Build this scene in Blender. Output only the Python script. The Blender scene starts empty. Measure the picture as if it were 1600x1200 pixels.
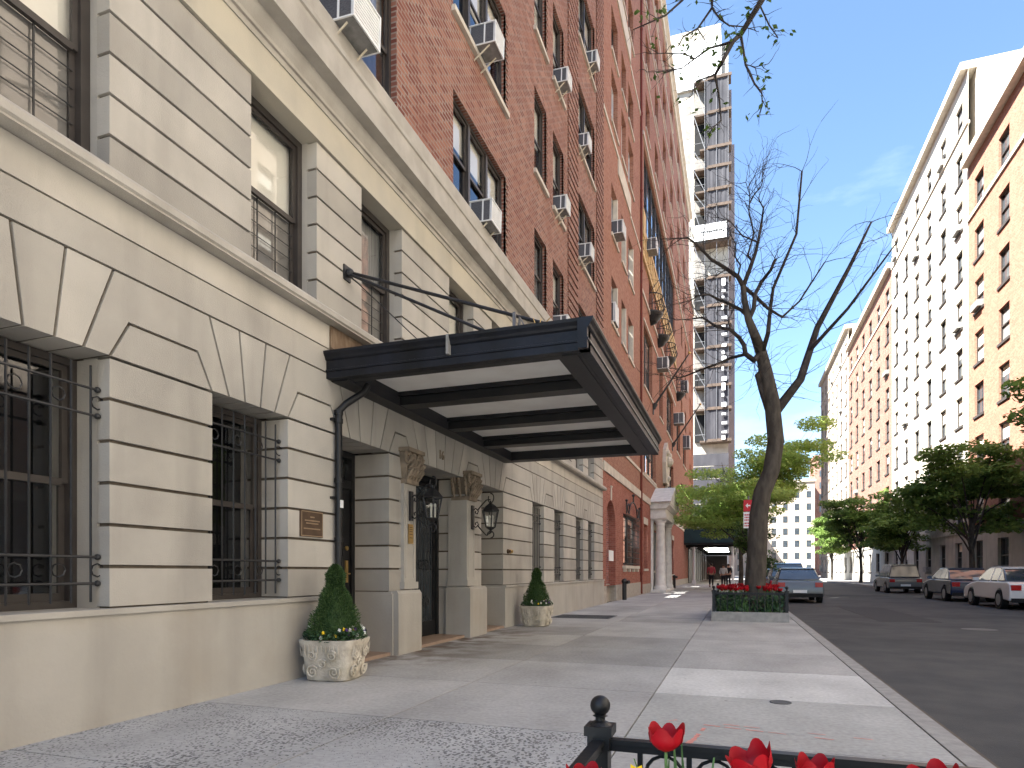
import bpy, math, random
from math import radians as R, sin, cos, pi
random.seed(7)
S = bpy.context.scene
# ------------------------------------------------------------ camera
F, HY, CAMX, CAMZ = 1013.0, 893.0, 4.49, 1.15
YAW = math.atan(350 / F)
cd = bpy.data.cameras.new('camera'); cam = bpy.data.objects.new('camera', cd); S.collection.objects.link(cam)
cam.location = (CAMX, 0, CAMZ); cam.rotation_euler = (pi / 2, 0, YAW)
cd.sensor_fit = 'HORIZONTAL'; cd.sensor_width = 36; cd.lens = 36 * F / 1600
cd.shift_y = (HY - 600) / 1600.0
cd.clip_start = .05; cd.clip_end = 3000
S.camera = cam
# ------------------------------------------------------------ world and sun
SUN = (-0.62, -0.42, 1.0)
el = math.atan2(SUN[2], math.hypot(SUN[0], SUN[1])); az = math.atan2(SUN[0], SUN[1])
W = bpy.data.worlds.new('World'); S.world = W; W.use_nodes = True
nt = W.node_tree; bg = nt.nodes['Background']
sky = nt.nodes.new('ShaderNodeTexSky'); sky.sky_type = 'NISHITA'; sky.sun_disc = False
sky.sun_elevation = el; sky.sun_rotation = az; sky.air_density = 1.0; sky.dust_density = .8; sky.ozone_density = 2.4
tcw = nt.nodes.new('ShaderNodeTexCoord'); mpw = nt.nodes.new('ShaderNodeMapping'); mpw.inputs['Scale'].default_value = (1, 1, 3.2); nzw = nt.nodes.new('ShaderNodeTexNoise'); nzw.inputs['Scale'].default_value = 2.6; nzw.inputs['Detail'].default_value = 9; nzw.inputs['Roughness'].default_value = .62
mrw = nt.nodes.new('ShaderNodeMapRange'); mrw.inputs[1].default_value = .5; mrw.inputs[2].default_value = .78; mrw.inputs[4].default_value = .22
mxw = nt.nodes.new('ShaderNodeMix'); mxw.data_type = 'RGBA'; mxw.inputs[7].default_value = (7.5, 7.9, 8.4, 1)      # thin high cloud
nt.links.new(tcw.outputs['Generated'], mpw.inputs[0]); nt.links.new(mpw.outputs[0], nzw.inputs['Vector']); nt.links.new(nzw.outputs[0], mrw.inputs[0]); nt.links.new(mrw.outputs[0], mxw.inputs[0])
nt.links.new(sky.outputs[0], mxw.inputs[6]); nt.links.new(mxw.outputs[2], bg.inputs[0]); bg.inputs[1].default_value = 0.052
ld = bpy.data.lights.new('sun', 'SUN'); ld.energy = 5.0; ld.angle = R(.5); ld.color = (1, .94, .85)
lo = bpy.data.objects.new('sun', ld); S.collection.objects.link(lo)
from mathutils import Vector, Matrix
lo.rotation_euler = Vector(SUN).to_track_quat('Z', 'Y').to_euler(); lo.location = (-30, -30, 80)
S.view_settings.view_transform = 'Standard'; S.view_settings.look = 'None'
S.view_settings.gamma = 1; S.view_settings.exposure = 2.85
S.view_settings.use_white_balance = True; S.view_settings.white_balance_temperature = 6150; S.view_settings.white_balance_tint = 7
S.cycles.max_bounces = 6; S.cycles.diffuse_bounces = 4; S.cycles.transparent_max_bounces = 12

# ------------------------------------------------------------ materials
def mat(name, col, rough=.8, metal=0., var=None, vscale=3., bump=0., bscale=40., spec=.3, detail=5., stretch=(1, 1, 1), var2=None, v2scale=.5, streak=0., island=0.):
    m = bpy.data.materials.new(name); m.use_nodes = True
    n = m.node_tree.nodes; l = m.node_tree.links; b = n['Principled BSDF']
    b.inputs['Base Color'].default_value = (*col, 1); b.inputs['Roughness'].default_value = rough
    b.inputs['Metallic'].default_value = metal; b.inputs['Specular IOR Level'].default_value = spec
    tc = n.new('ShaderNodeTexCoord'); out = None
    def noise(sc, det, st=(1, 1, 1)):
        mp = n.new('ShaderNodeMapping'); mp.inputs['Scale'].default_value = st
        t = n.new('ShaderNodeTexNoise'); t.inputs['Scale'].default_value = sc; t.inputs['Detail'].default_value = det
        l.new(tc.outputs['Object'], mp.inputs[0]); l.new(mp.outputs[0], t.inputs['Vector']); return t
    def mix(a, bcol, fac):
        x = n.new('ShaderNodeMix'); x.data_type = 'RGBA'
        if isinstance(a, tuple): x.inputs[6].default_value = (*a, 1)
        else: l.new(a, x.inputs[6])
        x.inputs[7].default_value = (*bcol, 1)
        if isinstance(fac, float): x.inputs[0].default_value = fac
        else: l.new(fac, x.inputs[0])
        return x.outputs[2]
    def ramp(src, lo_, hi_):
        r = n.new('ShaderNodeMapRange'); r.inputs[1].default_value = lo_; r.inputs[2].default_value = hi_
        l.new(src, r.inputs[0]); return r.outputs[0]
    c = col
    if var: c = mix(c, var, ramp(noise(vscale, detail, stretch).outputs[0], .35, .65))
    if var2: c = mix(c, var2, ramp(noise(v2scale, 6).outputs[0], .5, .72))
    if streak: 
        f = ramp(noise(2.2, 5, (1, 1, .12)).outputs[0], .5, .8)
        k = n.new('ShaderNodeMath'); k.operation = 'MULTIPLY'; k.inputs[1].default_value = streak; l.new(f, k.inputs[0])
        c = mix(c, tuple(v * .45 for v in col), k.outputs[0])
    if island:
        ge = n.new('ShaderNodeNewGeometry'); mr_ = n.new('ShaderNodeMapRange'); mr_.inputs[3].default_value = 1 - island; mr_.inputs[4].default_value = 1 + island * .4
        l.new(ge.outputs['Random Per Island'], mr_.inputs[0]); k2 = n.new('ShaderNodeMix'); k2.data_type = 'RGBA'; k2.blend_type = 'MULTIPLY'; k2.inputs[0].default_value = 1
        l.new(c, k2.inputs[6]); l.new(mr_.outputs[0], k2.inputs[7]); c = k2.outputs[2]
    if not isinstance(c, tuple): l.new(c, b.inputs['Base Color'])
    if bump:
        bn = n.new('ShaderNodeBump'); bn.inputs['Strength'].default_value = bump; bn.inputs['Distance'].default_value = .01
        l.new(noise(bscale, 6).outputs[0], bn.inputs['Height']); l.new(bn.outputs[0], b.inputs['Normal'])
    return m

def brick(name, c1, c2, mort, sc=1., bias=-.2, var=(.3, .1, .06), bw=.21, rh=.075, ms=.011):
    m = bpy.data.materials.new(name); m.use_nodes = True
    n = m.node_tree.nodes; l = m.node_tree.links; b = n['Principled BSDF']
    b.inputs['Roughness'].default_value = .88; b.inputs['Specular IOR Level'].default_value = .2
    uv = n.new('ShaderNodeUVMap'); uv.uv_map = 'UVMap'
    t = n.new('ShaderNodeTexBrick'); l.new(uv.outputs[0], t.inputs['Vector'])
    t.inputs['Scale'].default_value = sc; t.inputs['Brick Width'].default_value = bw; t.inputs['Row Height'].default_value = rh
    t.inputs['Mortar Size'].default_value = ms; t.inputs['Mortar Smooth'].default_value = .2; t.inputs['Bias'].default_value = bias
    t.inputs['Color1'].default_value = (*c1, 1); t.inputs['Color2'].default_value = (*c2, 1); t.inputs['Mortar'].default_value = (*mort, 1)
    ns = n.new('ShaderNodeTexNoise'); ns.inputs['Scale'].default_value = 1.3; ns.inputs['Detail'].default_value = 8
    l.new(uv.outputs[0], ns.inputs['Vector'])
    r = n.new('ShaderNodeMapRange'); r.inputs[1].default_value = .4; r.inputs[2].default_value = .75; r.inputs[4].default_value = .6
    l.new(ns.outputs[0], r.inputs[0])
    x = n.new('ShaderNodeMix'); x.data_type = 'RGBA'; l.new(r.outputs[0], x.inputs[0]); l.new(t.outputs['Color'], x.inputs[6]); x.inputs[7].default_value = (*var, 1)
    l.new(x.outputs[2], b.inputs['Base Color'])
    bp = n.new('ShaderNodeBump'); bp.invert = True; bp.inputs['Strength'].default_value = .8; bp.inputs['Distance'].default_value = .012
    l.new(t.outputs['Fac'], bp.inputs['Height']); l.new(bp.outputs[0], b.inputs['Normal'])
    return m

def glass(name, tint=(.8, .85, .85), f=.12):
    m = bpy.data.materials.new(name); m.use_nodes = True
    n = m.node_tree.nodes; l = m.node_tree.links
    for q in list(n):
        if q.type == 'BSDF_PRINCIPLED': n.remove(q)
    o = [q for q in n if q.type == 'OUTPUT_MATERIAL'][0]
    tr = n.new('ShaderNodeBsdfTransparent'); tr.inputs[0].default_value = (*tint, 1)
    g = n.new('ShaderNodeBsdfGlossy'); g.inputs['Roughness'].default_value = .03; g.inputs[0].default_value = (.95, .97, 1, 1)
    fr = n.new('ShaderNodeLayerWeight'); fr.inputs[0].default_value = .5
    pw = n.new('ShaderNodeMath'); pw.operation = 'POWER'; pw.inputs[1].default_value = 4; l.new(fr.outputs['Facing'], pw.inputs[0])
    ma = n.new('ShaderNodeMath'); ma.operation = 'MULTIPLY_ADD'; ma.inputs[1].default_value = 1 - f; ma.inputs[2].default_value = f; l.new(pw.outputs[0], ma.inputs[0])
    mx = n.new('ShaderNodeMixShader'); l.new(ma.outputs[0], mx.inputs[0]); l.new(tr.outputs[0], mx.inputs[1]); l.new(g.outputs[0], mx.inputs[2])
    l.new(mx.outputs[0], o.inputs[0]); return m

def emis(name, col, st):
    m = bpy.data.materials.new(name); m.use_nodes = True
    b = m.node_tree.nodes['Principled BSDF']; b.inputs['Base Color'].default_value = (*col, 1)
    b.inputs['Emission Color'].default_value = (*col, 1); b.inputs['Emission Strength'].default_value = st
    return m

LIME = (.455, .425, .378)
M = dict(
    stone=mat('limestone', LIME, .85, var=(.39, .362, .32), vscale=1.6, var2=(.50, .462, .40), v2scale=.7, bump=.35, bscale=90, streak=.5, island=.20),
    stone_dark=mat('limestone_weathered', (.30, .24, .175), .9, var=(.19, .15, .11), vscale=5, bump=.8, bscale=45, streak=.3),
    groove=mat('limestone_joint', (.13, .105, .08), .95, var=(.09, .075, .06), vscale=9),
    fascia=mat('limestone_fascia', (.50, .455, .365), .85, var=(.43, .395, .33), vscale=1.4, bump=.25, bscale=80, streak=.4),
    cornice=mat('limestone_cornice', (.465, .43, .38), .85, var=(.38, .35, .305), vscale=3, bump=.35, bscale=70, streak=.35),
    plinth=mat('painted_plinth', (.43, .402, .358), .75, var=(.375, .35, .31), vscale=1.3, bump=.3, bscale=35, streak=.4, var2=(.37, .335, .285), v2scale=1.1),
    base_rough=mat('granite_base', (.44, .40, .34), .85, var=(.34, .30, .26), vscale=7, bump=.4, bscale=60),
    brickA=brick('red_brown_brick', (.17, .056, .042), (.38, .185, .13), (.31, .25, .21), bias=-.12, var=(.24, .10, .07), ms=.013),
    brickB=brick('orange_red_brick', (.26, .105, .07), (.39, .195, .13), (.35, .25, .19), bias=-.1, var=(.31, .145, .10), ms=.008),
    brickD=brick('dark_red_brick', (.26, .085, .06), (.40, .16, .115), (.34, .21, .16), bias=-.1, var=(.31, .11, .08), ms=.008),
    brickN=brick('clinker_brick', (.13, .03, .03), (.42, .15, .12), (.30, .2, .18), bias=0., var=(.2, .05, .05), ms=.016),
    brickC=brick('brown_brick', (.34, .12, .07), (.42, .17, .10), (.33, .2, .14), bias=0., var=(.36, .13, .08)),
    trim=mat('limestone_trim', (.60, .545, .46), .85, var=(.50, .45, .38), vscale=3, bump=.3, streak=.25),
    trim_y=mat('ochre_terracotta', (.62, .45, .22), .85, var=(.45, .32, .17), vscale=5, bump=.6, bscale=14),
    white_stone=mat('pale_marble', (.72, .69, .64), .7, var=(.6, .57, .53), vscale=4, bump=.2),
    black=mat('black_paint', (.007, .0075, .009), .42, var=(.012, .012, .013), vscale=6, bump=.15, bscale=25, spec=.35),
    blackblue=mat('black_metal_paint', (.004, .0045, .006), .45, var=(.011, .013, .021), vscale=3.3, bump=.4, bscale=14, spec=.3, stretch=(1, 1, .4)),
    canopy_under=mat('charcoal_paint', (.022, .022, .024), .5, var=(.017, .017, .019), vscale=4, bump=.15),
    iron=mat('wrought_iron', (.010, .010, .011), .5, spec=.5, var=(.02, .02, .022), vscale=12),
    frame=mat('brown_window_paint', (.040, .033, .030), .45, var=(.055, .047, .042), vscale=5, spec=.4),
    frame_w=mat('white_window_paint', (.55, .56, .58), .5, var=(.45, .46, .48), vscale=5),
    blind=mat('cream_blind', (.74, .70, .62), .8, var=(.68, .64, .56), vscale=2),
    curtain=mat('grey_curtain', (.28, .27, .26), .9, var=(.12, .12, .12), vscale=4, stretch=(6, 6, .4)),
    screen=mat('insect_screen', (.24, .22, .20), .8, var=(.18, .165, .15), vscale=3),
    dark=mat('unlit_black', (.012, .012, .013), .9),  # near-black colour standing in for the shade of unlit interiors
    glass=glass('window_glass', (.92, .93, .93), .07), glass_l=glass('lantern_glass', (.9, .9, .88), .12),
    glass_b=mat('sky_glass', (.03, .04, .05), .08, spec=1., var=(.06, .07, .08), vscale=1.2),
    soffit=mat('cream_soffit', (.84, .82, .78), .7, var=(.76, .73, .69), vscale=2.5, bump=.15, bscale=20),
    ac=mat('white_enamel', (.82, .82, .81), .45, var=(.74, .74, .73), vscale=6), ac_g=mat('grey_grille', (.12, .12, .13), .6, var=(.07, .07, .08), vscale=30, stretch=(1, 1, 4)),
    ac_b=mat('grey_underside', (.30, .29, .28), .7, var=(.2, .2, .19), vscale=9), bracket=mat('cream_bracket', (.62, .55, .43), .7),
    brass=mat('brass', (.62, .42, .16), .35, metal=.9), bronze=mat('bronze', (.13, .085, .055), .5, metal=.35, var=(.09, .06, .04), vscale=8), bronze_l=mat('bronze_letter', (.42, .31, .2), .45, metal=.5),
    pot=mat('cast_stone', (.62, .57, .48), .95, var=(.45, .40, .33), vscale=9, bump=1., bscale=34, var2=(.40, .36, .28), v2scale=4),
    soil=mat('soil', (.03, .022, .016), 1., var=(.05, .036, .025), vscale=12, bump=1., bscale=30),
    topi=mat('conifer_leaf', (.028, .060, .018), .7, var=(.055, .105, .03), vscale=14), topi2=mat('conifer_tip', (.10, .16, .05), .7),
    leaf=mat('spring_leaf', (.16, .27, .045), .6, var=(.09, .17, .03), vscale=1.2), leaf2=mat('dark_leaf', (.05, .10, .02), .6, var=(.09, .16, .03), vscale=3),
    bulb_leaf=mat('tulip_leaf', (.06, .13, .035), .5, var=(.11, .20, .06), vscale=12),
    bed_leaf=mat('bed_leaf', (.02, .055, .02), .5, var=(.07, .13, .06), vscale=10),
    bark=mat('grey_bark', (.045, .037, .030), .95, var=(.09, .075, .06), vscale=9, bump=1., bscale=22, stretch=(1, 1, .3)),
    bark2=mat('dark_twig', (.035, .028, .024), .95, var=(.06, .05, .045), vscale=6),
    red=mat('red_petal', (.40, .002, .010), .5, var=(.30, .0015, .007), vscale=18), yellow=mat('yellow_petal', (.85, .58, .02), .5), white=mat('white_petal', (.8, .78, .7), .5), purple=mat('violet_petal', (.12, .05, .2), .5),
    asphalt=mat('asphalt', (.055, .055, .057), .9, var=(.075, .074, .072), vscale=2, bump=.6, bscale=80, var2=(.035, .035, .037), v2scale=.35),
    kerb=mat('granite_kerb', (.33, .32, .30), .85, var=(.26, .25, .24), vscale=9, bump=.5, bscale=60),
    tread=mat('worn_step', (.34, .25, .19), .8, var=(.28, .2, .15), vscale=5, bump=.3),
    grate=mat('steel_grate', (.10, .10, .10), .6, metal=.5),
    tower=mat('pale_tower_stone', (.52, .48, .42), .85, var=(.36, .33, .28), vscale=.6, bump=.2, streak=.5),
    tower_shaded=mat('shaded_tower_stone', (.30, .25, .25), .85, var=(.26, .22, .22), vscale=.4),  # purplish shade of the side face put into the stone colour
    net=mat('grey_debris_net', (.060, .058, .066), .9, var=(.036, .035, .042), vscale=.9, bump=.5, bscale=3, stretch=(1, 1, .35)),  # net darkened in colour, as the scaffold zone lies in shade
    plank=mat('scaffold_plank', (.12, .085, .065), .85, var=(.08, .06, .048), vscale=2), steel=mat('scaffold_steel', (.16, .16, .17), .5, metal=.4),
    shed=mat('green_hoarding', (.012, .032, .038), .6, var=(.018, .045, .052), vscale=1.5), post=mat('white_post', (.6, .6, .6), .6),
    lamp=emis('lit_tube', (1, .95, .8), 3.2), skin=mat('skin', (.42, .24, .17), .6), hair=mat('hair', (.03, .02, .015), .7), shirt=mat('red_shirt', (.42, .06, .08), .85, var=(.30, .04, .06), vscale=9),
    trousers=mat('dark_trousers', (.02, .02, .025), .9), coat=mat('grey_white_coat', (.5, .5, .52), .85), signw=mat('sign_white', (.75, .75, .75), .4), signr=mat('sign_red', (.5, .02, .03), .4), signk=mat('sign_ink', (.03, .03, .03), .5),
    pipe=mat('rust_pipe', (.16, .035, .022), .6), brown=mat('stained_flashing', (.13, .085, .055), .85, var=(.22, .16, .11), vscale=6, stretch=(1, 3, 1)),
    spray=mat('pink_spray_paint', (.70, .30, .25), .9),
    park=mat('park_wall_stone', (.30, .27, .24), .9, var=(.2, .18, .16), vscale=3, bump=.8, bscale=8),
    far_brick=mat('far_masonry', (.5, .42, .34), .9, var=(.42, .34, .27), vscale=.6),
)

# concrete flags with their own tone each (colour attribute) and pits
def concrete(name, pits):
    m = bpy.data.materials.new(name); m.use_nodes = True
    n = m.node_tree.nodes; l = m.node_tree.links; b = n['Principled BSDF']; b.inputs['Roughness'].default_value = .9; b.inputs['Specular IOR Level'].default_value = .2
    at = n.new('ShaderNodeVertexColor'); at.layer_name = 'tone'
    tc = n.new('ShaderNodeTexCoord')
    def noise(s, d, st=(1, 1, 1)):
        mp = n.new('ShaderNodeMapping'); mp.inputs['Scale'].default_value = st; l.new(tc.outputs['Object'], mp.inputs[0])
        t = n.new('ShaderNodeTexNoise'); t.inputs['Scale'].default_value = s; t.inputs['Detail'].default_value = d; l.new(mp.outputs[0], t.inputs['Vector']); return t.outputs[0]
    def mr(s, a, c, lo=0., hi=1.):
        r = n.new('ShaderNodeMapRange'); r.inputs[1].default_value = a; r.inputs[2].default_value = c; r.inputs[3].default_value = lo; r.inputs[4].default_value = hi; l.new(s, r.inputs[0]); return r.outputs[0]
    def mul(a, v):
        k = n.new('ShaderNodeMix'); k.data_type = 'RGBA'; k.blend_type = 'MULTIPLY'; k.inputs[0].default_value = 1; l.new(a, k.inputs[6]); l.new(v, k.inputs[7]); return k.outputs[2]
    c = at.outputs[0]
    c = mul(c, mr(noise(1.3, 8, (1, .6, 1)), .3, .7, .80, 1.12))
    c = mul(c, mr(noise(28, 4), .3, .7, .86, 1.1))
    c = mul(c, mr(noise(6, 3, (1, 4, 1)), .25, .45, .86, 1.0))
    # scattered gum and grit spots
    v = n.new('ShaderNodeTexVoronoi'); v.inputs['Scale'].default_value = 2.6; l.new(tc.outputs['Object'], v.inputs['Vector'])
    c = mul(c, mr(v.outputs['Distance'], .03, .045, .55, 1.0))
    h = noise(120, 3)
    sx = n.new('ShaderNodeSeparateXYZ'); l.new(tc.outputs['Object'], sx.inputs[0])     # rusty run-off stains by the doorsteps
    def mth(op, a, b_):
        k = n.new('ShaderNodeMath'); k.operation = op
        for i_, v_ in enumerate((a, b_)):
            if isinstance(v_, (int, float)): k.inputs[i_].default_value = v_
            else: l.new(v_, k.inputs[i_])
        return k.outputs[0]
    fx = mr(sx.outputs[0], .15, 1.5, 1., 0.); fy = mth('MULTIPLY', mr(sx.outputs[1], 6.6, 7.6), mr(sx.outputs[1], 11.5, 13., 1., 0.))
    st = mth('MULTIPLY', mth('MULTIPLY', fx, fy), mr(noise(2.4, 6), .42, .60))
    k3 = n.new('ShaderNodeMix'); k3.data_type = 'RGBA'; l.new(st, k3.inputs[0]); l.new(c, k3.inputs[6]); k3.inputs[7].default_value = (.15, .115, .09, 1); c = k3.outputs[2]
    if pits:
        v2 = n.new('ShaderNodeTexVoronoi'); v2.inputs['Scale'].default_value = 42; v2.inputs['Randomness'].default_value = 1
        mp = n.new('ShaderNodeMapping'); mp.inputs['Scale'].default_value = (1, .85, 1); mp.inputs['Rotation'].default_value = (0, 0, .5)
        l.new(tc.outputs['Object'], mp.inputs[0]); l.new(mp.outputs[0], v2.inputs['Vector'])
        th = mr(noise(1.1, 4), .36, .62, .08, .38)
        lt = n.new('ShaderNodeMath'); lt.operation = 'SUBTRACT'; l.new(v2.outputs['Distance'], lt.inputs[0]); l.new(th, lt.inputs[1])
        p = mr(lt.outputs[0], 0., .10, .36, 1.0); c = mul(c, p)
        bp2 = n.new('ShaderNodeBump'); bp2.inputs['Strength'].default_value = .7; bp2.inputs['Distance'].default_value = .008; l.new(p, bp2.inputs['Height'])
    bp = n.new('ShaderNodeBump'); bp.inputs['Strength'].default_value = .3; bp.inputs['Distance'].default_value = .004; l.new(h, bp.inputs['Height'])
    if pits: l.new(bp2.outputs[0], bp.inputs['Normal'])
    l.new(bp.outputs[0], b.inputs['Normal']); l.new(c, b.inputs['Base Color']); return m
def leafmat(name, c1, c2, sc, tr=.4):
    m = mat(name, c1, .55, var=c2, vscale=sc); n = m.node_tree.nodes; l = m.node_tree.links; b = n['Principled BSDF']; o = [q for q in n if q.type == 'OUTPUT_MATERIAL'][0]
    t = n.new('ShaderNodeBsdfTranslucent'); src = b.inputs['Base Color'].links[0].from_socket; l.new(src, t.inputs[0])
    x = n.new('ShaderNodeMixShader'); x.inputs[0].default_value = tr; l.new(b.outputs[0], x.inputs[1]); l.new(t.outputs[0], x.inputs[2]); l.new(x.outputs[0], o.inputs[0]); return m
M['leaf'] = leafmat('spring_leaf', (.56, .68, .20), (.36, .50, .13), 1.1, .5); M['leaf2'] = leafmat('dark_leaf', (.06, .11, .025), (.12, .19, .04), 3); M['leafp'] = leafmat('park_leaf', (.20, .29, .07), (.11, .18, .04), .8)
M['conc'] = concrete('concrete_flags', False); M['pitted'] = concrete('pitted_concrete', True)

# ------------------------------------------------------------ mesh builder
class MB:
    def __init__(s): s.v = []; s.f = []; s.m = []; s.cur = 0; s.tone = []; s.t = None
    def face(s, pts):
        i = len(s.v); s.v += [tuple(p) for p in pts]; s.f.append(tuple(range(i, i + len(pts)))); s.m.append(s.cur); s.tone.append(s.t)
    def addf(s, base, idx):
        s.f.append(tuple(base + k for k in idx)); s.m.append(s.cur); s.tone.append(s.t)
    def box(s, x0, x1, y0, y1, z0, z1):
        i = len(s.v); s.v += [(x, y, z) for x in (x0, x1) for y in (y0, y1) for z in (z0, z1)]
        for q in ((0, 1, 3, 2), (4, 6, 7, 5), (0, 4, 5, 1), (2, 3, 7, 6), (0, 2, 6, 4), (1, 5, 7, 3)): s.addf(i, q)
        return s
    def px(s, poly, x0, x1):                         # polygon in (y,z) extruded along x
        n = len(poly); i = len(s.v); s.v += [(x0, y, z) for y, z in poly] + [(x1, y, z) for y, z in poly]
        s.addf(i, range(n)); s.addf(i, range(2 * n - 1, n - 1, -1))
        for k in range(n): s.addf(i, (k, n + k, n + (k + 1) % n, (k + 1) % n))
        return s
    def py(s, poly, y0, y1):                         # profile in (x,z) extruded along y
        n = len(poly); i = len(s.v); s.v += [(x, y0, z) for x, z in poly] + [(x, y1, z) for x, z in poly]
        s.addf(i, range(n - 1, -1, -1)); s.addf(i, range(n, 2 * n))
        for k in range(n): s.addf(i, (k, (k + 1) % n, n + (k + 1) % n, n + k))
        return s
    def tube(s, pts, rad, n=6, cap=True):
        pts = [Vector(p) for p in pts]
        if isinstance(rad, (int, float)): rad = [rad] * len(pts)
        i0 = len(s.v); up = None
        for k, p in enumerate(pts):
            d = (pts[min(k + 1, len(pts) - 1)] - pts[max(k - 1, 0)]); d = d.normalized() if d.length > 1e-9 else Vector((0, 0, 1))
            if up is None: up = d.orthogonal().normalized()
            up = (up - d * up.dot(d)); up = up.normalized() if up.length > 1e-6 else d.orthogonal().normalized()
            w = d.cross(up)
            for j in range(n):
                a = 2 * pi * j / n; s.v.append(tuple(p + (up * cos(a) + w * sin(a)) * rad[k]))
        for k in range(len(pts) - 1):
            for j in range(n): s.addf(i0, (k * n + j, k * n + (j + 1) % n, (k + 1) * n + (j + 1) % n, (k + 1) * n + j))
        if cap: s.addf(i0, range(n - 1, -1, -1)); e = (len(pts) - 1) * n; s.addf(i0, [e + j for j in range(n)])
        return s
    def lathe(s, prof, c=(0, 0, 0), n=16, sq=None, a0=0, a1=2 * pi):
        i0 = len(s.v); full = abs(a1 - a0 - 2 * pi) < 1e-6; m = n if full else n + 1
        for r, z in prof:
            for j in range(m):
                a = a0 + (a1 - a0) * j / n; rr = r
                if sq:                               # superellipse: rounded square
                    ca, sa = abs(cos(a)), abs(sin(a)); rr = r / ((ca ** sq + sa ** sq) ** (1 / sq))
                s.v.append((c[0] + rr * cos(a), c[1] + rr * sin(a), c[2] + z))
        for k in range(len(prof) - 1):
            for j in range(n): 
                j2 = (j + 1) % m if full else j + 1
                s.addf(i0, (k * m + j, k * m + j2, (k + 1) * m + j2, (k + 1) * m + j))
        if full: s.addf(i0, range(m - 1, -1, -1)); e = (len(prof) - 1) * m; s.addf(i0, [e + j for j in range(m)])
        return s
    def ball(s, c, r, n=10, sz=1.):
        k = max(4, n // 2 + 1)
        return s.lathe([(max(r * sin(pi * t / k), r * .02), -r * sz * cos(pi * t / k)) for t in range(k + 1)], c, n)
    def build(s, name, mt, parent=None, smooth=False, loc=None):
        me = bpy.data.meshes.new(name); me.from_pydata(s.v, [], s.f)
        mts = mt if isinstance(mt, (list, tuple)) else [mt]
        for q in mts: me.materials.append(M[q] if isinstance(q, str) else q)
        if len(mts) > 1: me.polygons.foreach_set('material_index', s.m)
        uv = me.uv_layers.new(name='UVMap'); co = [v.co for v in me.vertices]
        for p in me.polygons:
            nx, ny, nz = abs(p.normal.x), abs(p.normal.y), abs(p.normal.z)
            for li in p.loop_indices:
                c = co[me.loops[li].vertex_index]
                uv.data[li].uv = (c.y, c.z) if nx >= ny and nx >= nz else ((c.x, c.z) if ny >= nz else (c.x, c.y))
        if s.tone and s.tone[0] is not None:
            ca = me.color_attributes.new('tone', 'FLOAT_COLOR', 'CORNER')
            for p, t in zip(me.polygons, s.tone):
                for li in p.loop_indices: ca.data[li].color = (*t, 1)
        if smooth:
            me.polygons.foreach_set('use_smooth', [True] * len(me.polygons))
            me.set_sharp_from_angle(angle=R(45))
        o = bpy.data.objects.new(name, me); S.collection.objects.link(o)
        if parent: o.parent = parent
        if loc: o.location = loc
        return o

def tag(o, label=None, cat=None, group=None, kind=None):
    if label: o['label'] = label
    if cat: o['category'] = cat
    if group: o['group'] = group
    if kind: o['kind'] = kind
    return o
def thing(name, loc, label, cat, group=None, rz=0):
    o = bpy.data.objects.new(name, None); S.collection.objects.link(o); o.location = loc; o.rotation_euler = (0, 0, rz); o.empty_display_size = .3
    return tag(o, label, cat, group)
def copy_tree(o, parent=None):
    c = o.copy(); S.collection.objects.link(c)
    if parent: c.parent = parent
    for ch in list(o.children): copy_tree(ch, c)
    return c
def inset(poly, d):
    a = sum(p[0] * q[1] - q[0] * p[1] for p, q in zip(poly, poly[1:] + poly[:1])); sg = 1 if a > 0 else -1; out = []; n = len(poly)
    for i in range(n):
        p0, p1, p2 = Vector(poly[i - 1]), Vector(poly[i]), Vector(poly[(i + 1) % n])
        e1 = (p1 - p0).normalized(); e2 = (p2 - p1).normalized()
        n1 = Vector((-e1.y, e1.x)) * sg; n2 = Vector((-e2.y, e2.x)) * sg
        b = n1 + n2; k = b.dot(n1); b = b / k if abs(k) > .3 else n1
        out.append(tuple(p1 + b * d))
    return out
def wall(mb, X, y0, y1, z0, z1, holes, depth):
    ys = sorted({y0, y1, *[h[0] for h in holes], *[h[1] for h in holes]}); zs = sorted({z0, z1, *[h[2] for h in holes], *[h[3] for h in holes]})
    ys = [y for y in ys if y0 <= y <= y1]; zs = [z for z in zs if z0 <= z <= z1]
    for a, b in zip(ys, ys[1:]):
        run = None
        for c, d in zip(zs, zs[1:]):
            cy, cz = (a + b) / 2, (c + d) / 2
            if any(h[0] < cy < h[1] and h[2] < cz < h[3] for h in holes):
                if run: mb.face([(X, a, run[0]), (X, b, run[0]), (X, b, run[1]), (X, a, run[1])]); run = None
            else: run = (run[0], d) if run else (c, d)
        if run: mb.face([(X, a, run[0]), (X, b, run[0]), (X, b, run[1]), (X, a, run[1])])
    for h in holes:
        a, b, c, d = h[:4]; D = X - depth
        mb.face([(X, a, c), (D, a, c), (D, a, d), (X, a, d)][::-1]); mb.face([(X, b, c), (D, b, c), (D, b, d), (X, b, d)])
        mb.face([(X, a, d), (D, a, d), (D, b, d), (X, b, d)][::-1]); mb.face([(X, a, c), (D, a, c), (D, b, c), (X, b, c)])

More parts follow.
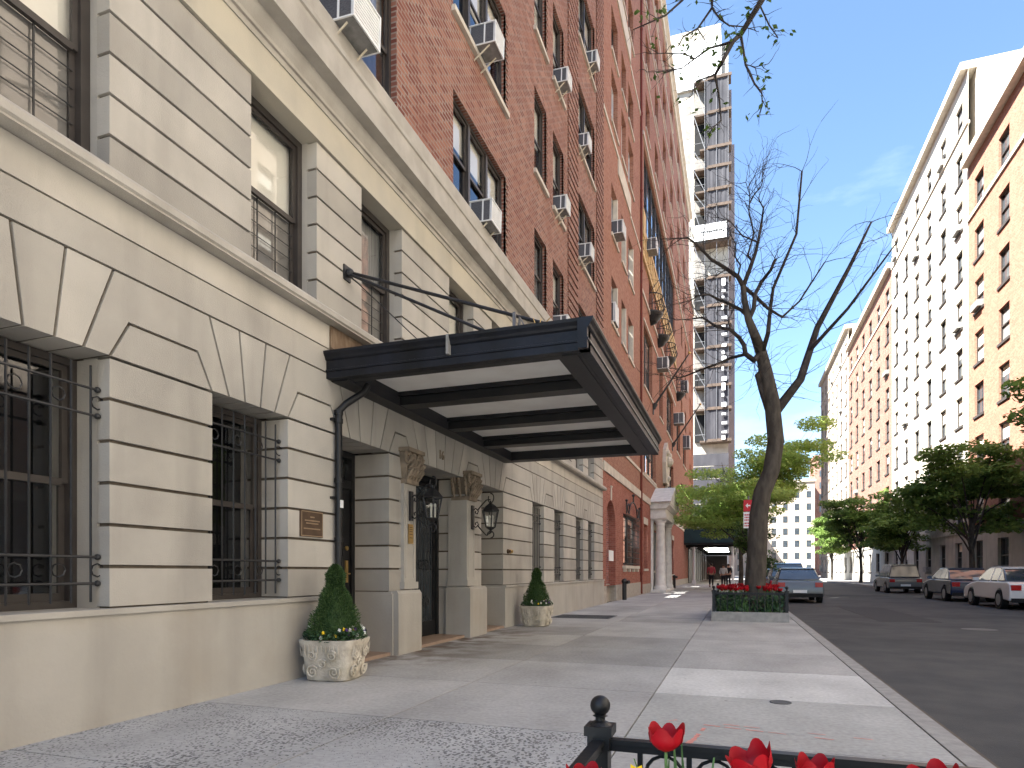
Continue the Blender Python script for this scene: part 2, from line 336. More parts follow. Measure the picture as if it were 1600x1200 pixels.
def window(P, X, y0, y1, z0, z1, kind='sash', fm='frame', sill=None, bl=None, muls=1, back=.3, bars=False, label=None, fw=.055):
    """One window: frame mesh with pane, blind or curtain and sill as sub-parts. X is the frame's outer plane."""
    f = MB(); w = (y1 - y0) / muls; zm = z0 + (z1 - z0) * .5
    f.box(X - .09, X, y0, y0 + fw, z0, z1); f.box(X - .09, X, y1 - fw, y1, z0, z1)
    f.box(X - .09, X, y0 + fw, y1 - fw, z1 - fw, z1); f.box(X - .09, X, y0 + fw, y1 - fw, z0, z0 + fw)
    for k in range(muls):
        a = y0 + k * w + (fw if k == 0 else .045); b = y0 + (k + 1) * w - (fw if k == muls - 1 else .045)
        if k: f.box(X - .10, X + .015, y0 + k * w - .045, y0 + k * w + .045, z0 + fw, z1 - fw)
        if kind == 'sash':
            s = .045
            f.box(X - .06, X - .028, a, a + s, zm, z1 - fw); f.box(X - .06, X - .028, b - s, b, zm, z1 - fw)
            f.box(X - .06, X - .028, a + s, b - s, z1 - fw - s, z1 - fw); f.box(X - .062, X - .024, a + s, b - s, zm - .02, zm + .035)
            f.box(X - .085, X - .062, a, a + s, z0 + fw, zm); f.box(X - .085, X - .062, b - s, b, z0 + fw, zm); f.box(X - .085, X - .062, a + s, b - s, z0 + fw, z0 + fw + .06)
    o = f.build('window', fm, P)
    if label: o['label'] = label
    q = MB(); q.face([(X - .075, y0 + fw, z0 + fw), (X - .075, y1 - fw, z0 + fw), (X - .075, y1 - fw, z1 - fw), (X - .075, y0 + fw, z1 - fw)]); q.build('pane', 'glass', o)
    if bl is None: bl = random.choice([.35, .5, .5, .55, .7, 1])
    if bl: MB().box(X - .125, X - .115, y0 + fw, y1 - fw, z1 - fw - (z1 - z0 - 2 * fw) * bl, z1 - fw).build('blind', random.choice(['blind', 'blind', 'curtain']) if kind != 'sashb' else 'blind', o)
    MB().box(X - back - .02, X - back, y0, y1, z0, z1).build('room_backing', 'dark', o)  # flat dark sheet stands in for the unlit room behind
    if bars:
        g = MB()
        for t in (.33, .66): g.box(X - .058, X - .048, y0 + .1 + (y1 - y0 - .2) * t - .006, y0 + .1 + (y1 - y0 - .2) * t + .006, z0 + .11, zm - .02)
        for t in range(1, 6): zz = z0 + .11 + (zm - z0 - .13) * t / 6; g.box(X - .058, X - .052, y0 + .1, y1 - .1, zz - .004, zz + .004)
        g.build('window_guard', 'iron', o)
        MB().box(X - .10, X - .094, y0 + fw, y1 - fw, z0 + fw, zm).build('screen', 'screen', o)
    if sill:
        MB().box(X - .02, sill[0], y0 - .07, y1 + .07, z0 - sill[1], z0 - .002).build('sill', sill[2], o)
    return o

# ------------------------------------------------------------ ground
g = MB(); g.box(-60, 5.78, -12, 170, -.5, -.03); tag(g.build('ground', 'groove'), kind='structure')
g = MB(); g.box(5.93, 15.0, -12, 900, -.5, -.14); tag(g.build('road', 'asphalt'), kind='structure')
g = MB(); g.box(15.15, 400, -12, 900, -.5, -.012); g.box(-300, 5.7, 170, 900, -.5, -.05); tag(g.build('terrain', 'park'), kind='structure')
g = MB(); g.box(5.78, 5.93, -12, 170, -.5, .004); g.box(15.0, 15.15, -12, 900, -.5, .004); tag(g.build('kerb', 'kerb'), kind='structure')
rs = random.Random(3)
flags, pit = MB(), MB()
xs = [0.0, 1.9, 3.76, 5.775]; ys = [-12, -9, -6, -3, -.6, 1.2, 2.9, 4.52] + [4.52 + 1.73 * k for k in range(1, 92)]
for i in range(3):
    for j in range(len(ys) - 1):
        x0, x1, y0, y1 = xs[i] + .006, xs[i + 1] - .006, ys[j] + .006, ys[j + 1] - .006
        v = .40 * rs.choice([.84, .92, 1, 1, 1.05, 1.12]); tone = (v, v * .97, v * .925)
        if i == 2 and j == 8: tone = (.56, .55, .525)
        if i == 2 and j == 7: tone = (.41, .405, .385)
        if y1 < 4.6 and i < 2: b = pit; tone = (.41, .405, .395)
        else: b = flags
        if i == 2 and (abs(y0 - .9) < 1.4 or False) and y1 < 3: x1 = 3.98     # stops at the near flower bed
        b.t = tone; b.box(x0, x1, y0, y1, -.1, 0)
        if i == 2 and x1 < 4: b.box(5.45, xs[3], y0, y1, -.1, 0)
        b.t = None
tag(flags.build('sidewalk', 'conc'), kind='structure'); tag(pit.build('worn_sidewalk', 'pitted'), kind='structure')
g = MB(); g.box(0, 6, -12, 170, -.12, -.035); tag(g.build('sidewalk_bed', 'groove'), kind='structure')
g = MB(); g.box(15.15, 18.5, -12, 160, -.01, .002); g.t = None; tag(g.build('far_sidewalk', 'kerb'), kind='structure')
# stains in front of the doors
# grating let into the pavement
t = thing('pavement_grate', (.9, 16.2, 0), 'flat dark steel grating let into the pavement near the far planter', 'grate')
g = MB(); g.box(-.78, .68, -.6, -.56, .001, .008); g.box(-.78, .68, .56, .6, .001, .008); g.box(-.78, -.74, -.56, .56, .001, .008); g.box(.64, .68, -.56, .56, .001, .008); g.build('grate_frame', 'grate', t)
g = MB(); [g.box(-.74, .64, -.54 + k * .04, -.52 + k * .04, .0012, .007) for k in range(28)]; g.build('grate_bars', 'grate', t)
t = MB().lathe([(.09, .0), (.09, .006), (.07, .006), (.065, .003), (.0, .003)], (0, 0, 0), 20).build('valve_cover', 'grate', loc=(4.86, 6.15, .0)); tag(t, 'small round iron cover in the pale flag near the kerb', 'valve cover')
# pink utility marks
g = MB()
for (xa, ya, xb, yb, w) in ((4.27, 4.95, 4.22, 4.62, .018), (4.22, 4.62, 4.17, 4.40, .022), (4.26, 5.06, 5.3, 4.86, .008), (4.4, 5.12, 5.4, 4.98, .006), (4.0, 5.1, 4.06, 5.16, .012), (4.10, 4.38, 4.2, 4.46, .02)):
    d = Vector((xb - xa, yb - ya, 0)).normalized(); nn = Vector((-d.y, d.x, 0)) * w; n_ = 7
    for k in range(n_):
        if random.random() < .2: continue
        a = Vector((xa, ya, .003)).lerp(Vector((xb, yb, .003)), k / n_); b = Vector((xa, ya, .003)).lerp(Vector((xb, yb, .003)), (k + .8) / n_)
        j = [random.uniform(.5, 1.3) for _ in range(4)]; g.face([a - nn * j[0], b - nn * j[1], b + nn * j[2], a + nn * j[3]])
tag(g.build('spray_mark', 'spray'), 'faded pink utility spray marks on the pavement behind the tulips', 'spray mark')

def rebase(root, base):
    root.location = base
    for c in root.children: c.location = c.location - Vector(base)

# ------------------------------------------------------------ building A : limestone base, brown-red brick above
A = thing('apartment_building', (0, 0, 0), 'brown-red brick apartment building on a grooved limestone base with the entrance canopy', 'building')
Y0, Y1 = -2.5, 22.93
G = [(.2, 1.25, 0), (2.6, 3.65, 0), (4.67, 5.72, 0), (6.66, 7.84, 1), (8.50, 10.46, 2), (11.24, 12.44, 1), (14.46, 15.42, 0), (16.38, 17.34, 0), (18.81, 19.77, 0), (20.49, 21.45, 0)]
U = [(.2, 1.25), (2.6, 3.65), (5.17, 6.22), (7.15, 8.20), (9.81, 10.86), (11.79, 12.84), (14.46, 15.5), (16.38, 17.4), (18.81, 19.77), (20.49, 21.45)]
ZP, ZH, ZV, ZT = .87, 2.78, 3.46, 3.09
blk, jnt, bk = MB(), MB(), MB()
def piers(ops, lo_, hi_): 
    e = [lo_] + [v for o in ops for v in o[:2]] + [hi_]; return [(e[i], e[i + 1]) for i in range(0, len(e), 2)]
gp = piers(G, Y0, Y1); doorpier = lambda a, b: any(o[2] and (abs(o[0] - b) < .01 or abs(o[1] - a) < .01) for o in G)
gg = .014
for a, b in gp:
    D = .55 if doorpier(a, b) else .13
    h = (ZH - ZP) / 6
    for k in range(6): 
        z = ZP + k * h; blk.box(-D, 0, a, b, z + gg, z + h - gg)
    jnt.box(-D, -.03, a + .022, b - .022, ZP, ZH)
    MB().box(-.62, -D, a + .001, b - .001, ZP, ZH).build('reveal', 'stone', A)
# flat arches
def fan(o):
    a, b, k = o; n = 6 if k == 2 else 4; c = (a + b) / 2; hw = (b - a) / 2; out = .41
    J = []
    for i in range(n + 2):
        t = -1 + 2 * i / (n + 1); J.append((c + t * hw, c + t * (hw + out)))
    return J
fans = [fan(o) for o in G]
for J in fans:
    for i in range(1, len(J) - 2):
        blk.px(inset([(J[i][0], ZH), (J[i + 1][0], ZH), (J[i + 1][1], ZV), (J[i][1], ZV)], .012), -.55, 0)
def big(a_, b_):
    # solid between last joint of fan a_ and first joint of fan b_, over the pier's trapezoid
    s = .17; L = []; 
    if a_: J = a_; L += [(J[-2][0], ZH), (J[-1][0], ZH), (J[-1][0] + s, ZT)]; tl = (J[-2][1], ZV)
    else: L += [(Y0, ZT)]; tl = (Y0, ZV)
    if b_: J = b_; L += [(J[0][0] - s, ZT), (J[0][0], ZH), (J[1][0], ZH)]; tr = (J[1][1], ZV)
    else: L += [(Y1, ZT)]; tr = (Y1, ZV)
    L += [tr, tl]; blk.px(inset(L, .012), -.55, 0)
    p0 = a_[-1][0] if a_ else Y0; p1 = b_[0][0] if b_ else Y1
    blk.px(inset([(p0, ZH), (p1, ZH), (p1 - (s if b_ else 0), ZT), (p0 + (s if a_ else 0), ZT)], .012), -.3, 0)
for a_, b_ in zip([None] + fans, fans + [None]): big(a_, b_)
jnt.box(-.54, -.03, Y0, Y1, ZH + .02, ZV + .29 * 2 - .002)
for k in range(2): blk.box(-.3, 0, Y0, Y1, ZV + k * .285 + .008, ZV + (k + 1) * .285 - .008)
# upper limestone storey
ZS, ZF = 4.15, 6.03
for a, b in piers(U, Y0, Y1):
    h = (ZF - ZS) / 6
    for k in range(6): blk.box(-.13, 0, a, b, ZS + k * h + (gg if k else .001), ZS + (k + 1) * h - gg)
    jnt.box(-.13, -.03, a + .022, b - .022, ZS, ZF); MB().box(-.5, -.13, a + .001, b - .001, ZS, ZF).build('reveal', 'stone', A)
blk.build('rusticated_stone', 'stone', A); jnt.build('stone_joint', 'groove', A)
m = MB(); m.py([(-.5, 4.03), (.13, 4.03), (.13, 4.045), (.15, 4.06), (.15, 4.115), (.12, 4.15), (-.5, 4.15)], Y0, Y1); m.build('sill_band', 'cornice', A)
m = MB(); m.py([(-.5, ZF), (.03, ZF), (.03, 6.40), (-.5, 6.40)], Y0, Y1 + .02); m.build('fascia', 'fascia', A)
m = MB(); m.py([(-.4, 6.401), (.045, 6.401), (.05, 6.43), (.035, 6.435), (.04, 6.47), (.065, 6.475), (.07, 6.51), (.10, 6.56), (.125, 6.63), (.125, 6.66), (.27, 6.67), (.27, 6.985), (.29, 7.0), (.29, 7.055), (.27, 7.08), (.15, 7.10), (.15, 7.13), (.165, 7.14), (.165, 7.40), (.155, 7.435), (-.4, 7.45)], Y0, Y1 + .05)
m.build('cornice', 'cornice', A)
# plinth
m = MB()
for a, b in ((Y0, 6.66), (12.44, Y1)): m.box(-.6, .045, a, b, -.1, ZP - .045); m.box(-.6, .07, a, b, ZP - .043, ZP)
for a, b in ((7.84, 8.50), (10.46, 11.24)): m.box(-.6, .05, a, b, -.1, ZP - .03); m.box(-.6, .03, a + .01, b - .01, ZP - .028, ZP)
m.build('plinth', 'plinth', A)
# brick wall
rows = []
for k in range(8): rows.append((7.47 if k == 0 else 7.27 + 3.35 * k, 9.27 + 3.35 * k))
cols = [(.2, 1.25, 1), (2.6, 3.65, 1), (5.37, 8.05, 3), (9.97, 12.59, 3), (14.61, 15.6, 1), (16.25, 17.31, 1), (19.1, 21.4, 2)]
from math import tan
def pyof(y, z, x=0): 
    X_, s_, c_ = x - CAMX, sin(YAW), cos(YAW); d = -s_ * X_ + c_ * y; return HY - F * (z - CAMZ) / d
holes = []; wl = []
for a, b, mu in cols:
    for z0, z1 in rows:
        if pyof(b, z0) > -90: holes.append((a, b, z0, z1)); wl.append((a, b, z0, z1, mu))
m = MB(); wall(m, 0, Y0, Y1, 7.44, 37.0, holes, .22); m.face([(0, Y1, 7.44), (-6, Y1, 7.44), (-6, Y1, 37), (0, Y1, 37)]); m.face([(0, Y0, 0), (-8, Y0, 0), (-8, Y0, 37), (0, Y0, 37)])
m.build('brick_wall', 'brickA', A)
m = MB(); m.box(-8, .25, Y0, Y1, 37.0, 37.8); m.box(-8, -7.8, Y0, Y1, 0, 37); m.build('roof', 'trim', A)
m = MB()
for (a, b) in ((17.78, 18.98), (21.72, 22.90)):
    z = 7.48
    while z < 27: m.box(-.02, .04, a, b, z, z + .155); z += .235
    m.box(-.03, .004, a, b, 7.48, z); m.build('brick_quoin', 'brickA', A); m = MB()
for (a, b, z0, z1, mu) in wl:
    w_ = window(A, -.09, a, b, z0, z1, muls=mu, sill=(.07, .10, 'trim') if z0 > 8 else None, back=.5)
    if a > 9 and z0 < 20:                           # toothed jamb bricks beside the opening
        m = MB(); z = z0; m.box(-.04, .003, b, b + .11, z0, z1)
        while z < z1 - .05: m.box(-.05, .022, b, b + .11, z, z + .065); z += .15
        m.build('brick_jamb', 'brickA', w_)
for a, b in U: window(A, -.20, a, b, ZS, ZF, bl=.5, bars=True, kind='sashb' if False else 'sash', back=.6, fw=.075)
for o in G:
    if o[2]: continue
    w_ = window(A, -.34, o[0], o[1], ZP, ZH, bl=0, back=.8)
    gr = MB()
    for z in (1.06, 1.26, 2.33, 2.53): gr.tube([(.02 - .12, o[0], z), (-.10, o[1], z)], .011, 6)
    nb = 7
    for k in range(nb):
        y = o[0] + (o[1] - o[0]) * (k + .5) / nb; gr.tube([(-.10, y, .92), (-.10, y, 2.70)], .009, 5)
        if k % 2 == 0:
            for zc in (1.16, 2.43): gr.tube([(-.10, y + .055 + .05 * cos(t / 8 * 2 * pi), zc + .05 * sin(t / 8 * 2 * pi)) for t in range(9)], .006, 4, False)
    for z in (1.06, 1.26, 2.33, 2.53):
        for yy in (o[0] + .02, o[1] - .02): gr.ball((-.10, yy, z), .024, 8)
    gr.build('window_grille', 'iron', w_)
# entrance : steps, pilasters, capitals, doors
m = MB()
for a, b in ((6.66, 7.84), (8.50, 10.46), (11.24, 12.44)): m.box(-.75, .02, a, b, -.05, .045)
m.build('threshold', 'tread', A)
def capital(yc, w):
    c = MB(); c.box(-.25, .10, yc - w / 2, yc + w / 2, 2.40, 2.46)
    c.px([(yc - w * .42, 2.46), (yc + w * .42, 2.46), (yc + w * .62, 2.84), (yc - w * .62, 2.84)], -.25, .09); c.box(-.25, .17, yc - w * .68, yc + w * .68, 2.845, 2.90)
    for s in (-1, 1):
        for X in (.10, -.17):
            pts = []
            for t in range(19):
                r = .105 * (1 - t / 21); an = t / 18 * 4.2 * pi; pts.append((X + .02, yc + s * (w * .55 - r * cos(an) * .9), 2.765 + r * sin(an)))
            c.tube(pts, .019, 5)
    rr = random.Random(5)
    for row, z in ((0, 2.50), (1, 2.60), (2, 2.68)):
        for k in range(5):
            y = yc + (k - 2 + .5 * (row % 2)) * w * .24
            jy = rr.uniform(-.012, .012)
            c.tube([(.085, y, z - .04), (.13, y, z + .03), (.165, y + jy, z + .075), (.185, y + jy, z + .095), (.165, y + jy, z + .11), (.15, y + jy, z + .085)], [.016, .026, .028, .018, .012, .006], 6)
            for s2 in (-1, 1): c.tube([(.10, y, z - .01), (.135, y + s2 * .028, z + .025), (.15, y + s2 * .036, z + .05)], [.012, .014, .006], 5)
        for k in range(3): 
            X = -.2 + k * .12; yy = yc - w * .5 - row * .012 if yc > 9.5 else yc + w * .5 + row * .012
            s = -1 if yc > 9.5 else 1
            c.tube([(X, yy - .01 * s, z - .03), (X, yy + .03 * s, z + .05), (X, yy + .06 * s, z + .10), (X, yy + .03 * s, z + .125)], [.018, .028, .022, .008], 6)
    for k in range(14): c.ball((.14 + rr.uniform(-.02, .02), yc + rr.uniform(-.4, .4) * w, 2.74 + rr.uniform(-.05, .07)), rr.uniform(.018, .032), 7)
    return c
for yc, w in ((8.35, .36), (10.62, .36)):
    m = MB(); m.box(-.31, .05, yc - w / 2, yc + w / 2, 1.0, 2.40); m.box(-.31, .075, yc - w / 2 - .03, yc + w / 2 + .03, .90, 1.0)
    m.box(.05, .058, yc - w / 2 + .05, yc - w / 2 + .08, 1.06, 2.34); m.box(.05, .058, yc + w / 2 - .08, yc + w / 2 - .05, 1.06, 2.34); 
    p = m.build('pilaster', 'stone', A)
    capital(yc, w).build('capital', 'stone_dark', p, smooth=False)
    a, b = (7.87, 8.56) if yc < 9.5 else (10.40, 11.20)
    m = MB(); m.box(-.34, .13, a, b, -.05, .84); m.py([(-.33, .84), (.13, .84), (.10, .885), (-.33, .885)], a + .005, b - .005); m.build('pilaster_base', 'plinth', p)
def panel_door(y0, y1, brassy):
    X = -.56; f = MB(); f.box(X - .1, X + .02, y0, y0 + .08, .045, ZH); f.box(X - .1, X + .02, y1 - .08, y1, .045, ZH); f.box(X - .1, X + .02, y0 + .08, y1 - .08, ZH - .08, ZH); f.box(X - .1, X + .015, y0 + .08, y1 - .08, 2.28, 2.40)
    d = f.build('door', 'black', A)
    l = MB(); a, b = y0 + .085, y1 - .085
    l.box(X - .06, X - .01, a, a + .13, .05, 2.275); l.box(X - .06, X - .01, b - .16, b, .05, 2.275); l.box(X - .06, X - .01, a + .13, b - .16, 2.12, 2.275); l.box(X - .06, X - .01, a + .13, b - .16, .05, .42); l.box(X - .06, X - .012, a + .13, b - .16, 1.28, 1.36)
    l.build('door_leaf', 'black', d)
    MB().box(X - .05, X - .04, a + .13, b - .16, .42, 2.12).box(X - .05, X - .04, a, b, 2.41, ZH - .085).build('door_pane', 'glass', d)
    MB().box(X - .35, X - .34, y0, y1, 0, ZH).build('room_backing', 'curtain', d)
    if brassy:
        hb = MB(); hb.box(X - .012, X + .004, b - .115, b - .055, 1.0, 1.30); hb.tube([(X + .003, b - .085, 1.12), (X + .05, b - .085, 1.12), (X + .055, b - .16, 1.12)], .010, 8); hb.tube([(X - .01, b - .085, 1.47), (X + .012, b - .085, 1.47)], .03, 14)
        hb.build('door_handle', 'brass', d)
panel_door(6.66, 7.84, True); panel_door(11.24, 12.44, False)
X = -.52; f = MB(); y0, y1 = 8.50, 10.46
f.box(X - .08, X + .02, y0, y0 + .09, .045, ZH); f.box(X - .08, X + .02, y1 - .09, y1, .045, ZH); f.box(X - .08, X + .02, y0 + .09, y1 - .09, ZH - .1, ZH)
d = f.build('door', 'black', A)
for a, b in ((8.595, 9.475), (9.485, 10.365)):
    l = MB(); l.box(X - .05, X, a, a + .09, .05, ZH - .11); l.box(X - .05, X, b - .09, b, .05, ZH - .11); l.box(X - .05, X, a + .09, b - .09, 2.35, 2.45); l.box(X - .05, X, a + .09, b - .09, .05, .3); l.box(X - .05, X, a + .09, b - .09, ZH - .19, ZH - .11); l.build('door_leaf', 'black', d)
    l = MB()
    for k in range(8): y = a + .12 + (b - a - .24) * k / 7; l.tube([(X - .015, y, .3), (X - .015, y, 2.35)], .008, 5)
    for zc in (.62, 1.25, 2.1):
        for s in (-1, 1):
            l.tube([(X - .0, (a + b) / 2 + s * (.11 - .09 * (1 - t / 14) * cos(t / 14 * 3.6 * pi)), zc + .11 * (1 - t / 14) * sin(t / 14 * 3.6 * pi)) for t in range(15)], .010, 5)
    l.build('iron_scroll', 'iron', d)
MB().box(X - .045, X - .035, 8.6, 10.36, .3, 2.66).build('door_pane', 'glass_b', d)
# ceiling and back of the entrance recesses, and inner mass
m = MB(); m.box(-8, -1.0, Y0, Y1, 0, 7.6); m.build('inner_mass', 'dark', A)
# house number 16 on the keystone
def text(body, size, mt, parent=None, ext=.004, name='lettering'):
    cu = bpy.data.curves.new('lettering', 'FONT'); cu.body = body; cu.size = size; cu.extrude = ext; cu.align_x = 'CENTER'; cu.align_y = 'CENTER'
    o = bpy.data.objects.new('lettering', cu); me = bpy.data.meshes.new_from_object(o); bpy.data.objects.remove(o)
    me.materials.clear(); me.materials.append(M[mt]); q = bpy.data.objects.new(name, me); S.collection.objects.link(q)
    if parent: q.parent = parent
    return q
tx = text('16', .20, 'stone_dark', A, .012, 'carved_number'); tx.rotation_euler = (pi / 2, 0, pi / 2); tx.location = (.004, 9.50, 3.02)
rebase(A, (0, 9.5, 0))

# wall fittings near the entrance
t = thing('wall_plaque', (0, 6.11, 1.68), 'square bronze plaque with raised lettering on the stone left of the drainpipe', 'plaque')
m = MB(); m.box(.001, .02, -.20, .20, -.145, .145); m.build('plate', 'bronze', t)
m = MB(); rr = random.Random(2)
m.box(.0201, .024, -.19, .19, .13, .138); m.box(.0201, .024, -.19, .19, -.138, -.13); m.box(.0201, .024, -.19, -.184, -.13, .13); m.box(.0201, .024, .184, .19, -.13, .13)
for z, w_ in ((.075, .07), (.035, .26), (.005, .22), (-.055, .30)):
    y = -w_ / 2
    while y < w_ / 2: s = rr.uniform(.010, .02); m.box(.0201, .023, y, y + s * .7, z - .007, z + .007); y += s
m.build('raised_lettering', 'bronze_l', t)
t = thing('brass_nameplate', (.05, 8.35, 1.69), 'small tall brass plate on the left pilaster under the lantern', 'plaque')
MB().box(.009, .018, -.07, .07, -.14, .14).build('plate', 'brass', t); m = MB(); [m.box(.0181, .0195, -.045, .045, z, z + .008) for z in (.09, .06, .03, -.01, -.06)]; m.build('engraving', 'bronze', t)
t = thing('brass_fitting', (0, 12.78, 1.57), 'two small brass pipe fittings on the stone right of the far doorway', 'fitting')
for s in (-1, 1): MB().lathe([(.045, 0), (.045, .03), (.03, .04), (.03, .07), (.0, .07)], (0, 0, 0), 12).build('cap', 'brass' if s > 0 else 'bronze', t).matrix_local = Matrix.Translation((0.001, s * .075, 0)) @ Matrix.Rotation(pi / 2, 4, 'Y')

# downpipe
t = thing('drainpipe', (0, 6.56, 0), 'black cast iron drainpipe dropping from the canopy corner beside the left door', 'drainpipe')
m = MB(); m.tube([(.06, 0, .02), (.06, 0, 2.98)], .042, 12); m.build('pipe', 'black', t, True)
m = MB(); m.tube([(.06, 0, 2.95), (.07, .005, 3.05), (.12, .05, 3.13), (.26, .22, 3.30), (.30, .26, 3.40)], .042, 12); m.build('elbow', 'black', t, True)
m = MB(); [m.tube([(.06, 0, z), (.06, 0, z + .05)], .053, 12) for z in (.3, 1.5, 2.2, 2.9, 3.0)]; m.box(.0, .05, -.09, .09, 2.0, 2.03); m.box(0, .05, -.09, .09, 2.92, 2.95); m.build('collar', 'black', t)
MB().box(.10, .106, -.03, .03, 1.90, 1.99).build('sticker', 'signw', t)

# ------------------------------------------------------------ canopy
cz0, cz1 = 3.385, 3.69; cy0, cy1, cx = 6.40, 12.60, 3.09
t = thing('entrance_canopy', (0, 9.5, 3.38), 'flat black metal marquee with cream underside over the entrance', 'canopy')
def cb(m, n, mt): o = m.build(n, mt, t); o.location = Vector((0, -9.5, -3.38)); return o
prof = [(0, cz0), (0, cz0 + .075), (.012, cz0 + .08), (.012, cz0 + .10), (.0, cz0 + .105), (.0, cz0 + .20), (.02, cz0 + .215), (.03, cz0 + .24), (.055, cz0 + .275), (.06, cz1), (-.10, cz1), (-.10, cz0)]
m = MB()
m.px([(cy0 - d, z) for d, z in prof], .0, cx - .0)                                  # near fascia
m.px([(cy1 + d, z) for d, z in prof], .0, cx - .0)
m.py([(cx + d, z) for d, z in prof], cy0 - .062, cy1 + .062)
cb(m, 'fascia', 'blackblue')
m = MB(); m.box(cx + .0125, cx + .016, cy0, cy1, cz0 + .083, cz0 + .097); m.box(cx + .0605, cx + .063, cy0 - .05, cy1 + .05, cz1 - .012, cz1 - .002)
m.box(1.55, 1.58, cy0 - .066, cy0 - .0, cz0 + .1, cz1 + .004); cb(m, 'edge_strip', 'ac_b')
m = MB(); m.box(0, .22, cy0 + .10, cy1 - .10, cz0 - .01, cz0 + .169); m.box(cx - .36, cx - .101, cy0 + .1, cy1 - .1, cz0 - .002, cz0 + .169); m.box(cx - .30, cx - .14, cy0 + .1, cy1 - .1, cz0 - .012, cz0 - .002); m.box(.22, cx - .36, cy0 + .1, cy0 + .22, cz0 - .002, cz0 + .169); m.box(.22, cx - .36, cy1 - .28, cy1 - .1, cz0 - .002, cz0 + .169)
cb(m, 'edge_beam', 'canopy_under')
for yb in (7.87, 9.42, 10.92):
    m = MB(); m.box(.22, cx - .36, yb - .12, yb + .12, cz0 + .0, cz0 + .17); m.box(.22, cx - .36, yb - .165, yb + .165, cz0 + .11, cz0 + .17); cb(m, 'cross_beam', 'black')
m = MB(); m.box(.0, cx - .1, cy0 + .1, cy1 - .1, cz0 + .17, cz0 + .19); cb(m, 'soffit', 'soffit')
m = MB(); m.box(.0, cx - .02, cy0 + .02, cy1 - .02, cz0 + .24, cz1 - .03); cb(m, 'roof_deck', 'canopy_under')
m = MB(); m.box(.003, .025, 6.46, 12.5, cz1, 4.02); m.py([(.0, cz1), (.14, cz1), (.025, cz1 + .08)], 6.46, 12.5); cb(m, 'wall_flashing', 'brown')
for yy in (6.81, 12.19):
    m = MB(); m.box(.0, .02, yy - .07, yy + .07, 4.69, 4.87); m.ball((.05, yy, 4.78), .055, 12); m.tube([(0, yy, 4.78), (.05, yy, 4.78)], .04, 10)
    a = cb(m, 'rod_anchor', 'iron')
    s = .0 if yy < 9 else .0
    cb(MB().tube([(.05, yy + .01, 4.79), (2.62, yy, cz1 + .13)], .020, 8), 'tie_rod', 'iron'); cb(MB().tube([(.05, yy - .02, 4.76), (1.95, yy, cz1 + .10)], .018, 8), 'tie_rod', 'iron')
    cb(MB().tube([(.05, yy, 4.75), (.9, yy + 2.4, cz1 + .0)], .007, 6), 'tie_wire', 'iron')
    m = MB(); m.box(2.56, 2.70, yy - .03, yy + .03, cz1 - .03, cz1 + .15); m.box(1.89, 2.01, yy - .03, yy + .03, cz1 - .03, cz1 + .12); cb(m, 'rod_bracket', 'iron')
t2 = thing('light_bracket', (2.22, 6.75, cz1 - .03), 'small upright grey bracket standing on the canopy roof', 'bracket')
m = MB(); m.box(-.05, -.02, -.02, .02, 0, .34); m.tube([(.0, 0, .0), (.03, 0, .28), (.10, 0, .14), (.12, 0, 0)], .017, 6); m.box(-.09, .10, -.05, .05, 0, .03); m.build('bracket_arm', 'steel', t2)
t2 = thing('star_ornament', (2.47, 6.72, cz1 - .03), 'gold starburst ornament on the canopy roof edge beside the grey bracket', 'ornament')
m = MB(); m.tube([(0, -.04, .08), (0, -.01, .08)], .035, 14); m.build('hub', 'bronze', t2)
m = MB(); [m.tube([(0, -.02, .08), (.20 * cos(an) * k, -.02, .08 + .20 * sin(an) * k)], [.010, .004], 5) for an, k in ((.2, .55), (.75, 1.05), (1.3, .7), (1.9, .8), (2.6, .6), (3.2, .5), (-.5, .4), (-2.4, .4))]; m.box(-.012, .012, -.03, -.01, -.03, .06); m.build('rays', 'brass', t2)

